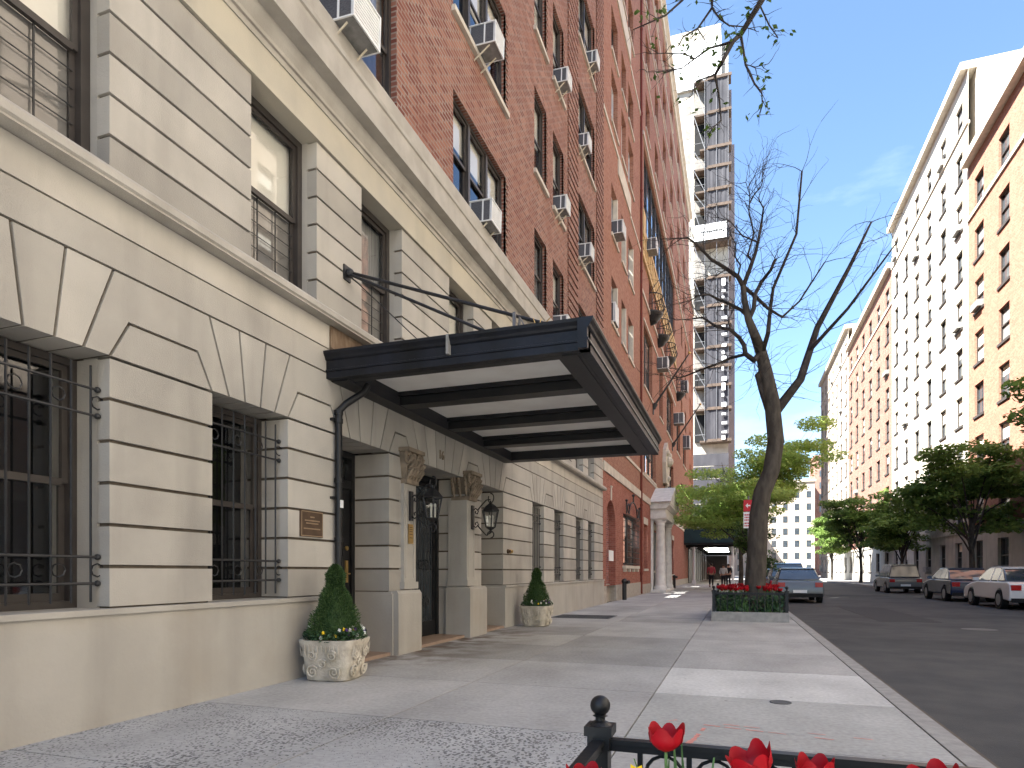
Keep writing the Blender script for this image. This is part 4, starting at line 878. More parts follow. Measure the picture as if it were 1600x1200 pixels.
def tree(name, trunk, limbs, label, rnd, leafm, nleaf, lsize, twl, base, tw=2, dead=False, leafn='foliage', extra=None):
    t = thing(name, base, label, 'tree'); off = Vector(base)
    m = MB(); m.tube(trunk[0], trunk[1], 14); tr = m.build('trunk', 'bark', t, True); tr.location = -off
    m = MB(); ends = []
    for pts, r0, r1 in limbs:
        n = len(pts); m.tube(pts, [r0 + (r1 - r0) * k / (n - 1) for k in range(n)], 7 if r0 > .03 else 5)
        for k in range(1, n): d = (Vector(pts[k]) - Vector(pts[k - 1])).normalized(); ends.append((Vector(pts[k]), d)); ends.append((Vector(pts[k]).lerp(Vector(pts[k - 1]), .5), d))
    e2 = twigs(m, ends, rnd, tw, twl, .004 if twl < .5 else .009)
    if twl > .4: e2 = twigs(m, e2, rnd, 1, twl * .6, .005) + e2
    b = m.build('branch', 'bark2', t, True); b.location = -off
    if nleaf:
        m = MB()
        for _ in range(nleaf): p, d = rnd.choice(e2); leaf_quads(m, p, 1 if rnd.random() < .6 else 3, (lsize * .8,) * 3, lsize, rnd)
        f = m.build(leafn, leafm, t); f.location = -off
    return t
tree('street_tree', ([(5.62, .95, -.05), (5.60, 1.0, .6), (5.62, 1.05, 2.2), (5.55, 1.1, 5.0), (5.7, .9, 8.5)], [.26, .21, .19, .15, .05]), TOP, 'thin-branched tree with a few new leaves, hanging into the top right of the photo', random.Random(11), 'leaf2', 120, .07, .22, (5.62, .95, 0), 2)
MID = [
  ( [(5.06, 16.68, 6.42), (4.89, 16.22, 6.1), (4.7, 16.28, 6.29), (4.67, 16.17, 6.46), (4.56, 16.37, 6.72), (4.36, 16.08, 6.84), (4.02, 16.54, 7.12), (3.71, 16.68, 7.43), (3.47, 16.72, 7.44)] , 0.075 , 0.018 ),
  ( [(4.71, 16.3, 6.29), (4.34, 16.72, 6.36), (4.03, 16.06, 6.04), (3.76, 16.25, 6.03), (3.28, 16.73, 6.03), (2.98, 16.59, 5.96)] , 0.04 , 0.012 ),
  ( [(4.75, 16.12, 7.12), (4.61, 16.71, 7.5), (4.34, 16.48, 7.6), (4.08, 16.62, 7.8), (3.88, 16.26, 7.8), (3.62, 16.18, 7.78), (3.43, 16.36, 7.75)] , 0.05 , 0.012 ),
  ( [(4.66, 16.5, 7.98), (4.53, 16.32, 8.16), (4.27, 16.72, 8.56), (3.91, 16.28, 8.66), (3.65, 16.06, 8.9), (3.4, 16.08, 9.15), (3.1, 16.17, 9.24)] , 0.06 , 0.012 ),
  ( [(4.65, 16.5, 7.98), (4.8, 16.3, 8.3), (4.92, 16.25, 8.63), (4.97, 16.12, 8.79), (5.07, 16.74, 9.53), (5.1, 16.35, 9.7), (4.98, 16.2, 9.87)] , 0.055 , 0.012 ),
  ( [(4.78, 16.1, 7.05), (4.88, 16.09, 7.27), (4.91, 16.17, 7.62), (5.07, 16.52, 8.05), (5.25, 16.15, 8.13), (5.35, 16.08, 8.34)] , 0.06 , 0.03 ),
  ( [(4.53, 16.32, 8.16), (4.59, 16.22, 8.37), (4.46, 16.75, 8.86), (4.49, 16.14, 8.87), (4.34, 16.42, 9.26)] , 0.025 , 0.008 ),
  ( [(4.86, 16.27, 8.45), (4.75, 16.34, 8.62), (4.9, 16.74, 9.33), (4.78, 16.38, 9.7), (4.8, 16.22, 9.99), (4.71, 16.34, 10.38)] , 0.03 , 0.008 ),
  ( [(4.8, 16.3, 9.85), (4.89, 16.34, 10.04), (5.06, 16.22, 10.17), (5.1, 16.67, 10.84)] , 0.02 , 0.007 ),
  ( [(4.66, 16.5, 7.98), (4.92, 16.4, 7.67), (5.19, 16.07, 7.22), (5.5, 16.23, 7.04), (5.9, 16.6, 7.5), (6.4, 16.3, 8.2)] , 0.05 , 0.015 ),
  ( [(4.97, 16.2, 8.85), (4.63, 16.2, 9.06), (4.35, 16.21, 9.46), (4.08, 16.66, 9.82)] , 0.022 , 0.007 ),
  ( [(5.08, 16.6, 6.36), (5.19, 16.09, 6.66), (5.27, 16.7, 7.48), (5.32, 16.45, 7.83), (5.8, 16.2, 8.9), (5.9, 16.0, 10.2)] , 0.06 , 0.02 ),
  ( [(5.3, 16.4, 4.60), (5.06, 16.33, 5.41), (4.97, 16.4, 5.79), (5.10, 16.45, 5.95), (5.18, 16.45, 5.85)] , 0.075 , 0.06 ),
  ( [(5.36, 16.5, 4.9), (5.9, 16.4, 5.6), (6.3, 16.8, 6.9), (6.9, 16.3, 8.0), (7.4, 16.6, 9.1)] , 0.12 , 0.02 ), ( [(6.1, 16.6, 6.3), (6.8, 15.8, 6.9), (7.6, 15.2, 7.9)] , 0.05 , 0.015 ),
  ( [(4.27, 16.72, 8.56), (4.05, 16.4, 8.3), (3.7, 16.12, 8.2)] , 0.015 , 0.006 ),
  ( [(4.36, 16.08, 6.84), (4.31, 16.66, 7.28), (4.43, 16.68, 7.51)] , 0.015 , 0.006 ),
  ( [(3.91, 16.28, 8.66), (3.76, 16.29, 8.88), (3.72, 16.51, 9.34)] , 0.014 , 0.005 ),
]
tree('street_tree', ([(4.90, 16.4, -.05), (4.90, 16.4, .35), (4.92, 16.4, .9), (4.97, 16.4, 1.8), (5.0, 16.4, 2.5), (5.08, 16.4, 3.02), (5.27, 16.4, 3.50), (5.38, 16.5, 4.23), (5.28, 16.3, 5.15), (5.15, 16.44, 5.89), (5.05, 16.6, 6.42), (4.91, 16.12, 6.64), (4.77, 16.09, 7.02), (4.68, 16.21, 7.52), (4.65, 16.5, 8.0)], [.34, .27, .235, .22, .21, .20, .19, .185, .17, .15, .13, .105, .085, .07, .058]), MID,
     'leaning bare street tree with a thick grey trunk rising from the far tulip bed', random.Random(21), 'leaf2', 0, .06, .85, (4.9, 16.4, 0), 2)

def leafy(name, base, h, cr, n, label, seed, size=.15, group=None, lean=0, mtl='leaf', low=.35):
    rnd = random.Random(seed); t = thing(name, base, label, 'tree', group)
    tr = MB(); tr.tube([(0, 0, -.05), (.05, 0, h * .12), (.0, .05, h * .3), (lean * .3, 0, h * .45)], [.17, .13, .12, .10], 10)
    tr.build('trunk', 'bark', t, True)
    m = MB(); f = MB(); cz = h * .62
    for k in range(15):
        a = k * 2.4; rr = cr * rnd.uniform(.45, .95); z = h * rnd.uniform(low, .95); sh = (1 - abs((z - cz) / (h * .42)) ** 2) ** .5 if abs(z - cz) < h * .42 else .3
        e = Vector((lean + rr * sh * cos(a), rr * sh * sin(a), z)); s0 = Vector((lean * .25, 0, h * rnd.uniform(.22, .45)))
        mid = s0.lerp(e, .5) + Vector((rnd.gauss(0, .2), rnd.gauss(0, .2), .3))
        m.tube([s0, s0.lerp(mid, .5) + Vector((0, 0, .1)), mid, e], [.06, .045, .03, .012], 6)
        for q in range(7):
            c = mid.lerp(e, rnd.uniform(.0, 1.15)) + Vector((rnd.gauss(0, cr * .16), rnd.gauss(0, cr * .16), rnd.gauss(0, h * .045)))
            m.tube([mid.lerp(e, rnd.random()), c], [.014, .005], 4, False)
            leaf_quads(f, c, n // 105, (cr * .24, cr * .24, h * .035), size, rnd)
    m.build('branch', 'bark2', t, True); f.build('crown', mtl, t); return t
leafy('leafy_tree', (4.75, 43, 0), 9.6, 4.7, 52000, 'bright green leafy street tree in front of the green pavement shed', 5, .19, low=.50, lean=.45)
leafy('leafy_tree', (5.3, 31, 0), 3.8, 1.1, 5000, 'small bushy young tree between the leaning tree trunk and the pavement shed', 8, .12, mtl='leaf2')
base_t = leafy('street_tree', (16.6, 26, 0), 9, 3.4, 19000, 'nearest leafy street tree on the far pavement across the road', 14, .26, 'leafy trees on the far pavement', mtl='leafp')
rr = random.Random(4)
for k, (x, y, s, lb) in enumerate(((16.5, 41, 1.05, 'second'), (16.6, 57, .9, 'third'), (16.5, 74, 1.1, 'fourth'), (16.6, 96, 1., 'farthest'))):
    c = copy_tree(base_t); c.location = (x, y, 0); c.rotation_euler = (0, 0, rr.uniform(0, 6)); c.scale = (s, s, s * rr.uniform(.9, 1.1)); c['label'] = lb + ' leafy street tree on the far pavement across the road'

# ------------------------------------------------------------ buildings across the road, facing the sun; added to bounce light onto the shaded front
def opposite(y0, width, floors, ncol, mt, base_mt, label):
    X = 18.9; H_ = floors * 3.3 + 1.2; t = thing('apartment_building', (0, 0, 0), label, 'building', 'sunlit buildings across the road'); hl = []
    for f in range(floors):
        for c in range(ncol):
            w = width / ncol; a = y0 + w * (c + .5) - w * .2; hl.append((a, a + w * .4, f * 3.3 + 1.1, f * 3.3 + 3.1))
    m = MB(); wall(m, 0, y0, y0 + width, 3.7, H_, [h for h in hl if h[2] > 3.5], .2); m.box(-12, -.5, y0 + .01, y0 + width - .01, 0, H_); m.build('facade', mt, t)
    m = MB(); wall(m, .04, y0, y0 + width, 0, 3.7, [h for h in hl if h[2] < 3.5], .25); m.build('ground_floor', base_mt, t)
    MB().box(-12, .45, y0 + .02, y0 + width - .02, H_, H_ + .5).build('cornice', 'trim', t)
    for q in ((-.1, .12, y0, y0 + width, 3.7, 3.95), (-.1, .1, y0, y0 + width, H_ - 3.6, H_ - 3.4)): MB().box(*q).build('stone_band', 'trim', t)
    for (a, b, c, d) in hl:
        q = MB(); q.box(-.2, -.12, a, a + .07, c, d); q.box(-.2, -.12, b - .07, b, c, d); q.box(-.2, -.12, a + .07, b - .07, c, c + .07); q.box(-.2, -.12, a + .07, b - .07, d - .07, d); q.box(-.2, -.12, a + .07, b - .07, (c + d) / 2 - .04, (c + d) / 2 + .04); q.box(-.05, .08, a - .1, b + .1, c - .15, c - .002)
        o = q.build('window', 'frame', t); MB().box(-.24, -.201, a, b, c, d).build('pane', 'glass_b', o)
        if rr.random() < .6: MB().box(-.2005, -.198, a + .08, b - .08, d - (d - c) * rr.choice([.3, .45, .5, .9]), d - .08).build('blind', rr.choice(['blind', 'curtain', 'blind']), o)
        if rr.random() < .12: MB().box(-.1, .3, a + .15, b - .15, c + .02, c + .42).build('window_cooler', 'ac_b', o)
    for ch in t.children: ch.location = (0, -y0 - width / 2, 0)
    t.location = (X, y0 + width / 2, 0); t.rotation_euler = (0, 0, pi); return t
for args in ((-24, 20, 9, 5, 'far_brick', 'stone', 'nearest pale stone apartment building across the road'), (-4, 17, 8, 4, 'trim', 'stone', 'cream building across the road, second from the near end'), (13, 21, 10, 6, 'far_brick', 'plinth', 'broad pale building across the road, third from the near end'),
             (34, 16, 8, 4, 'brickB', 'stone', 'orange brick building across the road between two pale ones'), (50, 22, 10, 6, 'trim', 'stone', 'cream building across the road just past the orange brick one'), (72, 26, 9, 6, 'brickA', 'stone', 'red-brown building across the road, second from the far end'), (98, 30, 10, 7, 'far_brick', 'plinth', 'farthest pale building across the road')):
    opposite(*args)

for (x, y, w_, h_, mt, lb) in ((13, 196, 24, 26, 'far_brick', 'distant pale building closing the street beyond the shed'), (-6, 178, 12, 30, 'brickC', 'distant brown building behind the pavement shed'), (33, 205, 14, 34, 'brickA', 'distant red-brown building at the far right end of the street')):
    t = thing('distant_building', (x, y, 0), lb, 'building'); m = MB(); m.box(-w_ / 2, w_ / 2, 0, 14, 0, h_); m.box(-w_ / 2 - .3, w_ / 2 + .3, -.3, 14, h_, h_ + .6); m.build('wall', mt, t)
    n = int(w_ / 3)
    for i in range(n):
        for k in range(int(h_ / 3.4)): x_ = -w_ / 2 + (i + .5) * w_ / n; MB().box(x_ - .6, x_ + .6, -.04, .05, k * 3.4 + 1.2, k * 3.4 + 3.0).build('window', 'glass_b', t)

# ------------------------------------------------------------ parked cars
for nm, c in (('black', (.012, .012, .014)), ('grey', (.12, .125, .13)), ('silver', (.45, .46, .47)), ('navy', (.015, .025, .06)), ('white', (.62, .62, .6))): M['car_' + nm] = mat(nm + '_car_paint', c, .22, spec=.6)
M['rubber'] = mat('tyre_rubber', (.015, .015, .015), .85); M['alloy'] = mat('alloy_wheel', (.4, .4, .4), .35, metal=.8); M['tail'] = mat('tail_lens', (.35, .01, .01), .2, spec=.6)
def car(x, y, col, suv, label, rz=0):
    t = thing('parked_car', (x, y, -.14), label, 'car', 'cars parked along the kerbs', rz); L, H1, H2 = 4.6, .92, (1.72 if suv else 1.45); hw = .90
    def loft(prof, w0, w1, z0, z1, nm, mt, bev):
        m = MB(); n = len(prof); W_ = lambda z: w0 + (w1 - w0) * max(0, min(1, (z - z0) / (z1 - z0)))
        m.v = [(-W_(z), yy, z) for yy, z in prof] + [(W_(z), yy, z) for yy, z in prof]; m.addf(0, range(n)); m.addf(0, range(2 * n - 1, n - 1, -1))
        for k in range(n): m.addf(0, (k, n + k, n + (k + 1) % n, (k + 1) % n))
        o = m.build(nm, mt, t); b = o.modifiers.new('bevel', 'BEVEL'); b.width = bev; b.segments = 3; b.limit_method = 'ANGLE'; b.angle_limit = R(28); o.data.polygons.foreach_set('use_smooth', [True] * len(o.data.polygons)); o.data.set_sharp_from_angle(angle=R(40)); return o
    arch = lambda c: [(c + .36 * cos(a_), .33 + .36 * sin(a_)) for a_ in [pi * k / 8 for k in range(9)]]
    low = [(-2.28, .30), (-2.3, .62), (-2.22, .86), (-2.0, H1 + .02), (.95, H1 + .03), (1.6, H1 - .06), (2.15, .74), (2.29, .56), (2.25, .25)] + arch(1.42) + arch(-1.38)
    loft(low, hw, hw - .04, .5, 1., 'body', 'car_' + col, .05)
    cab = [(-2.02 if suv else -1.75, H1 + .03), (-1.85 if suv else -1.15, H2 - .08), (-1.5 if suv else -.8, H2), (.1, H2), (.35, H2 - .05), (1.15, H1 + .03)]
    loft(cab, hw - .07, hw - .25, H1, H2, 'cabin_glass', 'glass_b', .04)
    loft([(cab[1][0] - .01, H2 - .06), (cab[2][0], H2 + .012), (.1, H2 + .012), (.38, H2 - .05)], hw - .235, hw - .25, H2 - .1, H2, 'roof', 'car_' + col, .02)
    for sx in (-1, 1):
        for yy in (-.35, -1.25 if suv else -1.05): loft([(yy - .04, H1 + .02), (yy + .04, H1 + .02), (yy + .04 , H2 - .03), (yy - .04, H2 - .03)], hw - .062, hw - .245, H1, H2, 'pillar', 'car_' + col, .005) if sx > 0 else None
        MB().box(sx * .93 - .09, sx * .93 + .09, .72, .84, .96, 1.08).build('mirror', 'car_' + col, t)
        MB().box(sx * .68 - .15, sx * .68 + .15, 2.12, 2.26, .58, .72).build('headlight', 'white_stone', t); MB().box(sx * .70 - .14, sx * .70 + .14, -2.31, -2.2, .66, .84).build('tail_light', 'tail', t)
        for yy in (1.42, -1.38):
            w = MB(); w.tube([(sx * .70, yy, .33), (sx * .91, yy, .33)], .33, 22); wo = w.build('wheel', 'rubber', t); q = MB(); q.tube([(sx * .905, yy, .33), (sx * .918, yy, .33)], .21, 10); q.build('rim', 'alloy', wo)
    MB().box(-.26, .26, -2.32, -2.29, .42, .54).build('number_plate', 'signw', t); MB().box(-.84, .84, -2.33, -2.2, .26, .40).build('bumper', 'rubber', t)
for (x, y, c_, u, lb) in ((6.95, 31.0, 'grey', False, 'grey parked saloon nearest the camera at the near kerb'), (6.95, 37.2, 'navy', True, 'dark blue parked SUV at the near kerb beyond the grey saloon'), (6.95, 43.2, 'black', False, 'black parked saloon at the near kerb near the leafy tree'), (6.95, 49.2, 'silver', True, 'silver parked SUV farthest along the near kerb'),
                          (13.95, 15.5, 'silver', False, 'silver parked saloon nearest at the far kerb'), (13.95, 21.5, 'black', True, 'black parked SUV at the far kerb beyond the silver saloon'), (13.95, 28, 'white', False, 'white parked saloon at the far kerb'), (13.95, 34.2, 'navy', False, 'dark blue parked saloon at the far kerb beyond the white one'), (13.95, 46, 'grey', True, 'grey parked SUV farthest at the far kerb')):
    car(x, y, c_, u, lb)
m = MB(); m.lathe([(.34, -.139), (.34, -.134), (.0, -.134)], (9.6, 17, 0), 24); tag(m.build('manhole_cover', 'grate'), 'round dark manhole cover in the road', 'manhole cover')
for q, (x0, x1, y0, y1) in enumerate(((8.0, 9.4, 19, 26), (11, 12.3, 8, 12.5), (9, 12, 38, 40))):
    o = MB().box(x0, x1, y0, y1, -.15, -.136 + q * .0003).build('road_patch', M['groove'] if False else mat('road_patch', (.035, .035, .037), .85, bump=.5, bscale=60)); tag(o, kind='structure')

# ------------------------------------------------------------ stone planters with clipped conifers
def planter(loc, label, seed, rz):
    rnd = random.Random(seed); t = thing('stone_planter', loc, label, 'planter', 'carved stone planters by the entrance', rz); t.scale = (.93, .93, .96)
    m = MB(); m.lathe([(.235, 0), (.262, .02), (.275, .10), (.29, .22), (.30, .34), (.335, .42), (.34, .45), (.30, .452), (.285, .40), (.0, .39)], (0, 0, 0), 32, sq=5)
    m.build('bowl', 'pot', t, True)
    c = MB()
    def swirl(u0, z0, r, d, face, n=15, w=.013):
        pts = []
        for k in range(n): 
            q = k / (n - 1); a = d * q * 3.6 * pi + .6; rr_ = r * (1 - .85 * q); u = u0 + rr_ * cos(a); z = z0 + rr_ * sin(a); R_ = .272 + .045 * z / .3
            pts.append({0: (u, -R_ - .004, z), 1: (R_ + .004, u, z), 2: (-R_ - .004, u, z), 3: (u, R_ + .004, z)}[face])
        c.tube(pts, [w * (1 - .4 * k / n) for k in range(n)], 5)
    for face in (0, 1, 2):
        for (u, z, r, d) in ((-.13, .11, .075, 1), (.13, .11, .075, -1), (-.12, .29, .06, -1), (.12, .29, .06, 1), (0, .20, .055, 1)): swirl(u, z, r, d, face)
        for k in range(9):
            u = -.2 + .05 * k; R_ = .29
            p = [(u, z, .272 + .045 * z / .3 + .004) for z in (.33 - abs(u) * .3, .37 - abs(u) * .2, .40)]
            c.tube([{0: (a, -b2, z), 1: (b2, a, z), 2: (-b2, a, z)}[face] for a, z, b2 in p], [.005, .008, .004], 5)
    c.build('relief_scroll', 'pot', t, True)
    MB().lathe([(.28, .39), (.2, .42), (.0, .43)], (0, 0, 0), 16, sq=5).build('soil', 'soil', t)
    tp = thing('conifer_topiary', (loc[0], loc[1], loc[2] + .42), 'dwarf conifer clipped to a narrow cone in the %s planter' % ('nearer' if seed == 1 else 'farther'), 'shrub', 'clipped conifers in the stone planters', rz)
    f, f2 = MB(), MB(); H_ = .80
    MB().tube([(0, 0, -.04), (0, 0, H_ * .8)], .015, 6).build('stem', 'bark2', tp)
    def RR(z):
        q = z / H_; body = .262 * min(1, .62 + 2.6 * q) * max(0, 1 - q / .80) ** .75; top = .085 * (1 if q < .86 else max(0, (1 - q) / .14) ** .6)
        return max(body + .03 * (q < .8), top) * (1 + .05 * sin(22 * q + seed))
    core = MB(); core.lathe([(RR(H_ * t / 14) * .74 + .002, H_ * t / 14 * .985) for t in range(15)], (0, 0, 0), 14); core.build('inner_growth', 'topi', tp)
    for _ in range(15000):
        z = rnd.random() ** 1.15 * H_; a = rnd.uniform(0, 2 * pi); R_ = RR(z) * (.70 + .46 * rnd.random() ** 1.2) * (1 + .07 * sin(3 * a + 14 * z / H_) + .05 * sin(7 * a - 9 * z))
        p = Vector((R_ * cos(a), R_ * sin(a), z)); d = Vector((cos(a), sin(a), rnd.uniform(.1, 1.3))).normalized(); s_ = d.cross(Vector((rnd.gauss(0, 1), rnd.gauss(0, 1), rnd.gauss(0, 1)))).normalized() * .0048; L = rnd.uniform(.014, .034)
        (f2 if rnd.random() < .22 else f).face([p - s_, p + d * L * .5 - s_ * .6, p + d * L, p + s_])
    f.build('foliage', 'topi', tp); f2.build('leaf_tip', 'topi2', tp)
    fl = thing('pansies', (loc[0], loc[1], loc[2] + .42), 'small white, yellow and violet pansies round the %s conifer' % ('nearer' if seed == 1 else 'farther'), 'flowers', 'pansies in the stone planters', rz)
    g_ = MB()
    for _ in range(1100):
        a = rnd.uniform(0, 2 * pi); q = rnd.uniform(.15, .34); p = Vector((q * cos(a), q * sin(a), rnd.uniform(0, .11))); leaf_quads(g_, p, 1, (.01, .01, .01), .045, rnd)
    g_.build('foliage', 'bed_leaf', fl)
    for mt in ('white', 'yellow', 'purple'):
        k_ = MB()
        for _ in range({'white': 11, 'yellow': 5, 'purple': 5}[mt]):
            a = rnd.uniform(-1.7, .9) if rnd.random() < .8 else rnd.uniform(0, 6.3); q = rnd.uniform(.18, .33); p = Vector((q * cos(a), q * sin(a), rnd.uniform(.04, .15)))
            for b_ in range(5): an = b_ * 1.256; k_.face([p, p + Vector((.6 * cos(a) * .006 + .014 * cos(an), .014 * sin(an) * .8, .014 * sin(an))), p + Vector((.023 * cos(an + .6), .006, .023 * sin(an + .6))), p + Vector((.014 * cos(an + 1.2), .0, .014 * sin(an + 1.2)))])
        k_.build('bloom', mt, fl)
planter((.41, 5.98, 0), 'nearer carved pale stone planter, against the plinth left of the entrance', 1, .12)
planter((.50, 13.15, 0), 'farther carved pale stone planter, past the entrance', 2, -.05)

# ------------------------------------------------------------ flower beds, fences, tulips
def bed(x0, x1, y0, y1, kerb_h, label, fence_label, rail_h, near):
    t = thing('tree_bed', ((x0 + x1) / 2, (y0 + y1) / 2, 0), label, 'flower bed'); c = Vector(t.location)
    k = MB(); w = .1
    if kerb_h: k.box(x0, x1, y0, y0 + w, -.05, kerb_h); k.box(x0, x1, y1 - w, y1, -.05, kerb_h); k.box(x0, x0 + w, y0 + w, y1 - w, -.05, kerb_h); k.box(x1 - w, x1, y0 + w, y1 - w, -.05, kerb_h); o = k.build('stone_edging', 'kerb', t); o.location = -c
    s = MB(); n = 14
    for i in range(n):
        for j in range(n):
            P_ = lambda a, b: (x0 + w + (x1 - x0 - 2 * w) * a / n, y0 + w + (y1 - y0 - 2 * w) * b / n, max(kerb_h, .02) - .03 + .03 * sin(a * 2.1) * cos(b * 1.7))
            s.face([P_(i, j), P_(i + 1, j), P_(i + 1, j + 1), P_(i, j + 1)])
    o = s.build('soil', 'soil', t); o.location = -c
    f = thing('bed_fence', (x0 + .06, y1 if near else y0, 0), fence_label, 'fence'); fc = Vector(f.location); e = .05
    X0, X1, Ya, Yb = x0 + e, x1 - e, y0 + e, y1 - e
    def fb(m, nm, mt='black', sm=False): o = m.build(nm, mt, f, sm); o.location = -fc
    for (px_, py_) in ((X0, Ya), (X0, Yb), (X1, Ya), (X1, Yb)):
        p = MB(); r = .034; p.box(px_ - r, px_ + r, py_ - r, py_ + r, 0, rail_h + .0); p.box(px_ - .05, px_ + .05, py_ - .05, py_ + .05, rail_h + .0005, rail_h + .035); p.box(px_ - .04, px_ + .04, py_ - .04, py_ + .04, rail_h - .05, rail_h - .0)
        p.lathe([(.042, 0), (.03, .010), (.018, .016), (.018, .028), (.028, .032), (.018, .038)], (px_, py_, rail_h + .035), 14); fb(p, 'post')
        fb(MB().ball((px_, py_, rail_h + .035 + .036 + .034), .037, 18), 'ball_finial', 'black', True)
    for (a, b) in (((X0, Ya), (X0, Yb)), ((X0, Yb), (X1, Yb)), ((X0, Ya), (X1, Ya)), ((X1, Ya), (X1, Yb))):
        if near and a[1] == Ya and b[1] == Ya: continue
        p = MB(); L = math.hypot(b[0] - a[0], b[1] - a[1]); ux, uy = (b[0] - a[0]) / L, (b[1] - a[1]) / L
        def bx(s0, s1, hw, z0, z1):
            q = [(a[0] + ux * s0, a[1] + uy * s0), (a[0] + ux * s1, a[1] + uy * s1)]; xs_ = sorted((q[0][0], q[1][0])); ys_ = sorted((q[0][1], q[1][1]))
            p.box(xs_[0] - (hw if ux < .5 else 0), xs_[1] + (hw if ux < .5 else 0), ys_[0] - (hw if uy < .5 else 0), ys_[1] + (hw if uy < .5 else 0), z0, z1)
        bx(.034, L - .034, .021, rail_h - .03, rail_h - .012); bx(.034, L - .034, .013, rail_h - .055, rail_h - .031); bx(.034, L - .034, .012, .13, .155)
        nb = max(2, int(L / .17)); 
        for i in range(nb): s0 = .06 + (L - .12) * (i + .5) / nb - .009; bx(s0, s0 + .018, .009, .155, rail_h - .055)
        fb(p, 'rail')
        h = MB()
        for i in range(nb - 1):
            s0 = .06 + (L - .12) * (i + 1) / nb; r = (L - .12) / nb * .38
            h.tube([(a[0] + ux * (s0 + r * cos(t_ / 14 * 2 * pi)), a[1] + uy * (s0 + r * cos(t_ / 14 * 2 * pi)), rail_h - .055 - r - .006 + r * sin(t_ / 14 * 2 * pi)) for t_ in range(15)], .0065, 6, False)
        fb(h, 'ring', 'black', True)
    return t
bed(3.97, 5.55, .55, 2.40, .0, 'near kerbside flower bed, lower right of the photo', 'black iron fence with a ball-topped post round the near tulips', .555, True)
bed(3.95, 5.62, 15.75, 19.6, .22, 'far stone-edged tree bed under the leaning tree', 'low black fence with ball finials round the far tulip bed', .68, False)
def petal_mesh(r, h, open_, rnd, n=6):
    m = MB()
    for k in range(n):
        a = k * 2 * pi / n + rnd.uniform(-.1, .1); lay = 1.0 if k % 2 else .93; U_, V_ = 6, 7; base = len(m.v); tip = rnd.uniform(.94, 1.1)
        for j in range(V_ + 1):
            q = j / V_; rad = r * lay * (min(1, q / .42) ** .55 * (1 + open_ * max(0, q - .45)) + .02); wdt = (.30 + .42 * min(1, q / .3)) * (1 - .35 * max(0, (q - .7) / .3) ** 2)
            for i in range(U_ + 1):
                u = (i / U_ * 2 - 1); an = a + u * wdt; rr_ = rad * (1 - .04 * u * u); z = h * q * tip * (1 - .30 * abs(u) ** 2.4 * q)
                m.v.append((rr_ * cos(an), rr_ * sin(an), z))
        for j in range(V_):
            for i in range(U_): m.addf(base, (j * (U_ + 1) + i, j * (U_ + 1) + i + 1, (j + 1) * (U_ + 1) + i + 1, (j + 1) * (U_ + 1) + i))
    return m
def blade(m, p, d, L, w, bend):
    d = Vector(d).normalized(); side = d.cross(Vector((0, 0, 1))).normalized(); n = 6; base = len(m.v)
    for k in range(n + 1):
        q = k / n; c = Vector(p) + Vector((0, 0, L * q * (1 - .25 * bend * q))) + d * (L * bend * q * q); ww = w * (sin(pi * (q * .8 + .12)) ** .8) * (1 if k < n else .1)
        m.v += [tuple(c - side * ww + d * .0), tuple(c + d * (-w * .5)), tuple(c + side * ww)]
    for k in range(n):
        for i in range(2): m.addf(base, (k * 3 + i, k * 3 + i + 1, (k + 1) * 3 + i + 1, (k + 1) * 3 + i))
def tulip(x, y, ht, label, group, seed, r=.038, h=.062, tilt=(0, 0), op=.25):
    rnd = random.Random(seed); t = thing('red_tulip', (x, y, 0), label, 'tulip', group); m = MB(); top = Vector((tilt[0] * .2, tilt[1] * .2, ht))
    m.tube([(0, 0, 0), top * .5 + Vector((.005, 0, 0)), top], [.005, .0045, .004], 7); m.build('stem', 'bulb_leaf', t, True)
    f = petal_mesh(r, h, op, rnd).build('bloom', 'red', t, True); f.location = top; f.rotation_euler = (-tilt[1], tilt[0], rnd.uniform(0, 6))
    g_ = MB()
    for k in range(3): a = rnd.uniform(0, 6.3); blade(g_, (.01 * cos(a), .01 * sin(a), 0), (cos(a), sin(a), 0), ht * rnd.uniform(.55, .85), .018, rnd.uniform(.2, .5))
    g_.build('leaf', 'bulb_leaf', t, True); return t
GN = 'red tulips in the near flower bed'
for i, (x, y, h, r, hh, lb) in enumerate((
    (4.325, 1.65, .700, .041, .066, 'large open red tulip left of centre in the near bed, standing highest above the rail'),
    (4.465, 1.50, .695, .043, .070, 'large open red tulip at the right of the near bed, its petal tip flicked outward'),
    (4.125, 1.62, .590, .042, .062, 'red tulip cut off by the bottom edge, just below the ball-topped post'),
    (4.205, 1.58, .585, .036, .060, 'red tulip cut off by the bottom edge, second from the fence post'),
    (4.262, 1.52, .590, .035, .060, 'red tulip cut off by the bottom edge, under the yellow daffodil'),
    (4.66, 1.62, .66, .038, .064, 'red tulip right of the two large ones, nearest to them'), (4.80, 1.45, .70, .040, .066, 'tall red tulip well to the right in the near bed'),
    (4.95, 1.72, .62, .038, .064, 'red tulip in the right half of the near bed, low behind the taller ones'), (5.10, 1.60, .68, .040, .066, 'tall red tulip close to the kerb side of the near bed'), (5.26, 1.85, .60, .037, .062, 'red tulip nearest the kerb in the near bed'))):
    t = tulip(x, y, h, lb, GN, 30 + i, r, hh, ((.0, 0), (.35, .1), (0, 0), (.1, 0), (0, .1))[i % 5], (.25, .35, .2, .15, .2)[i % 5])
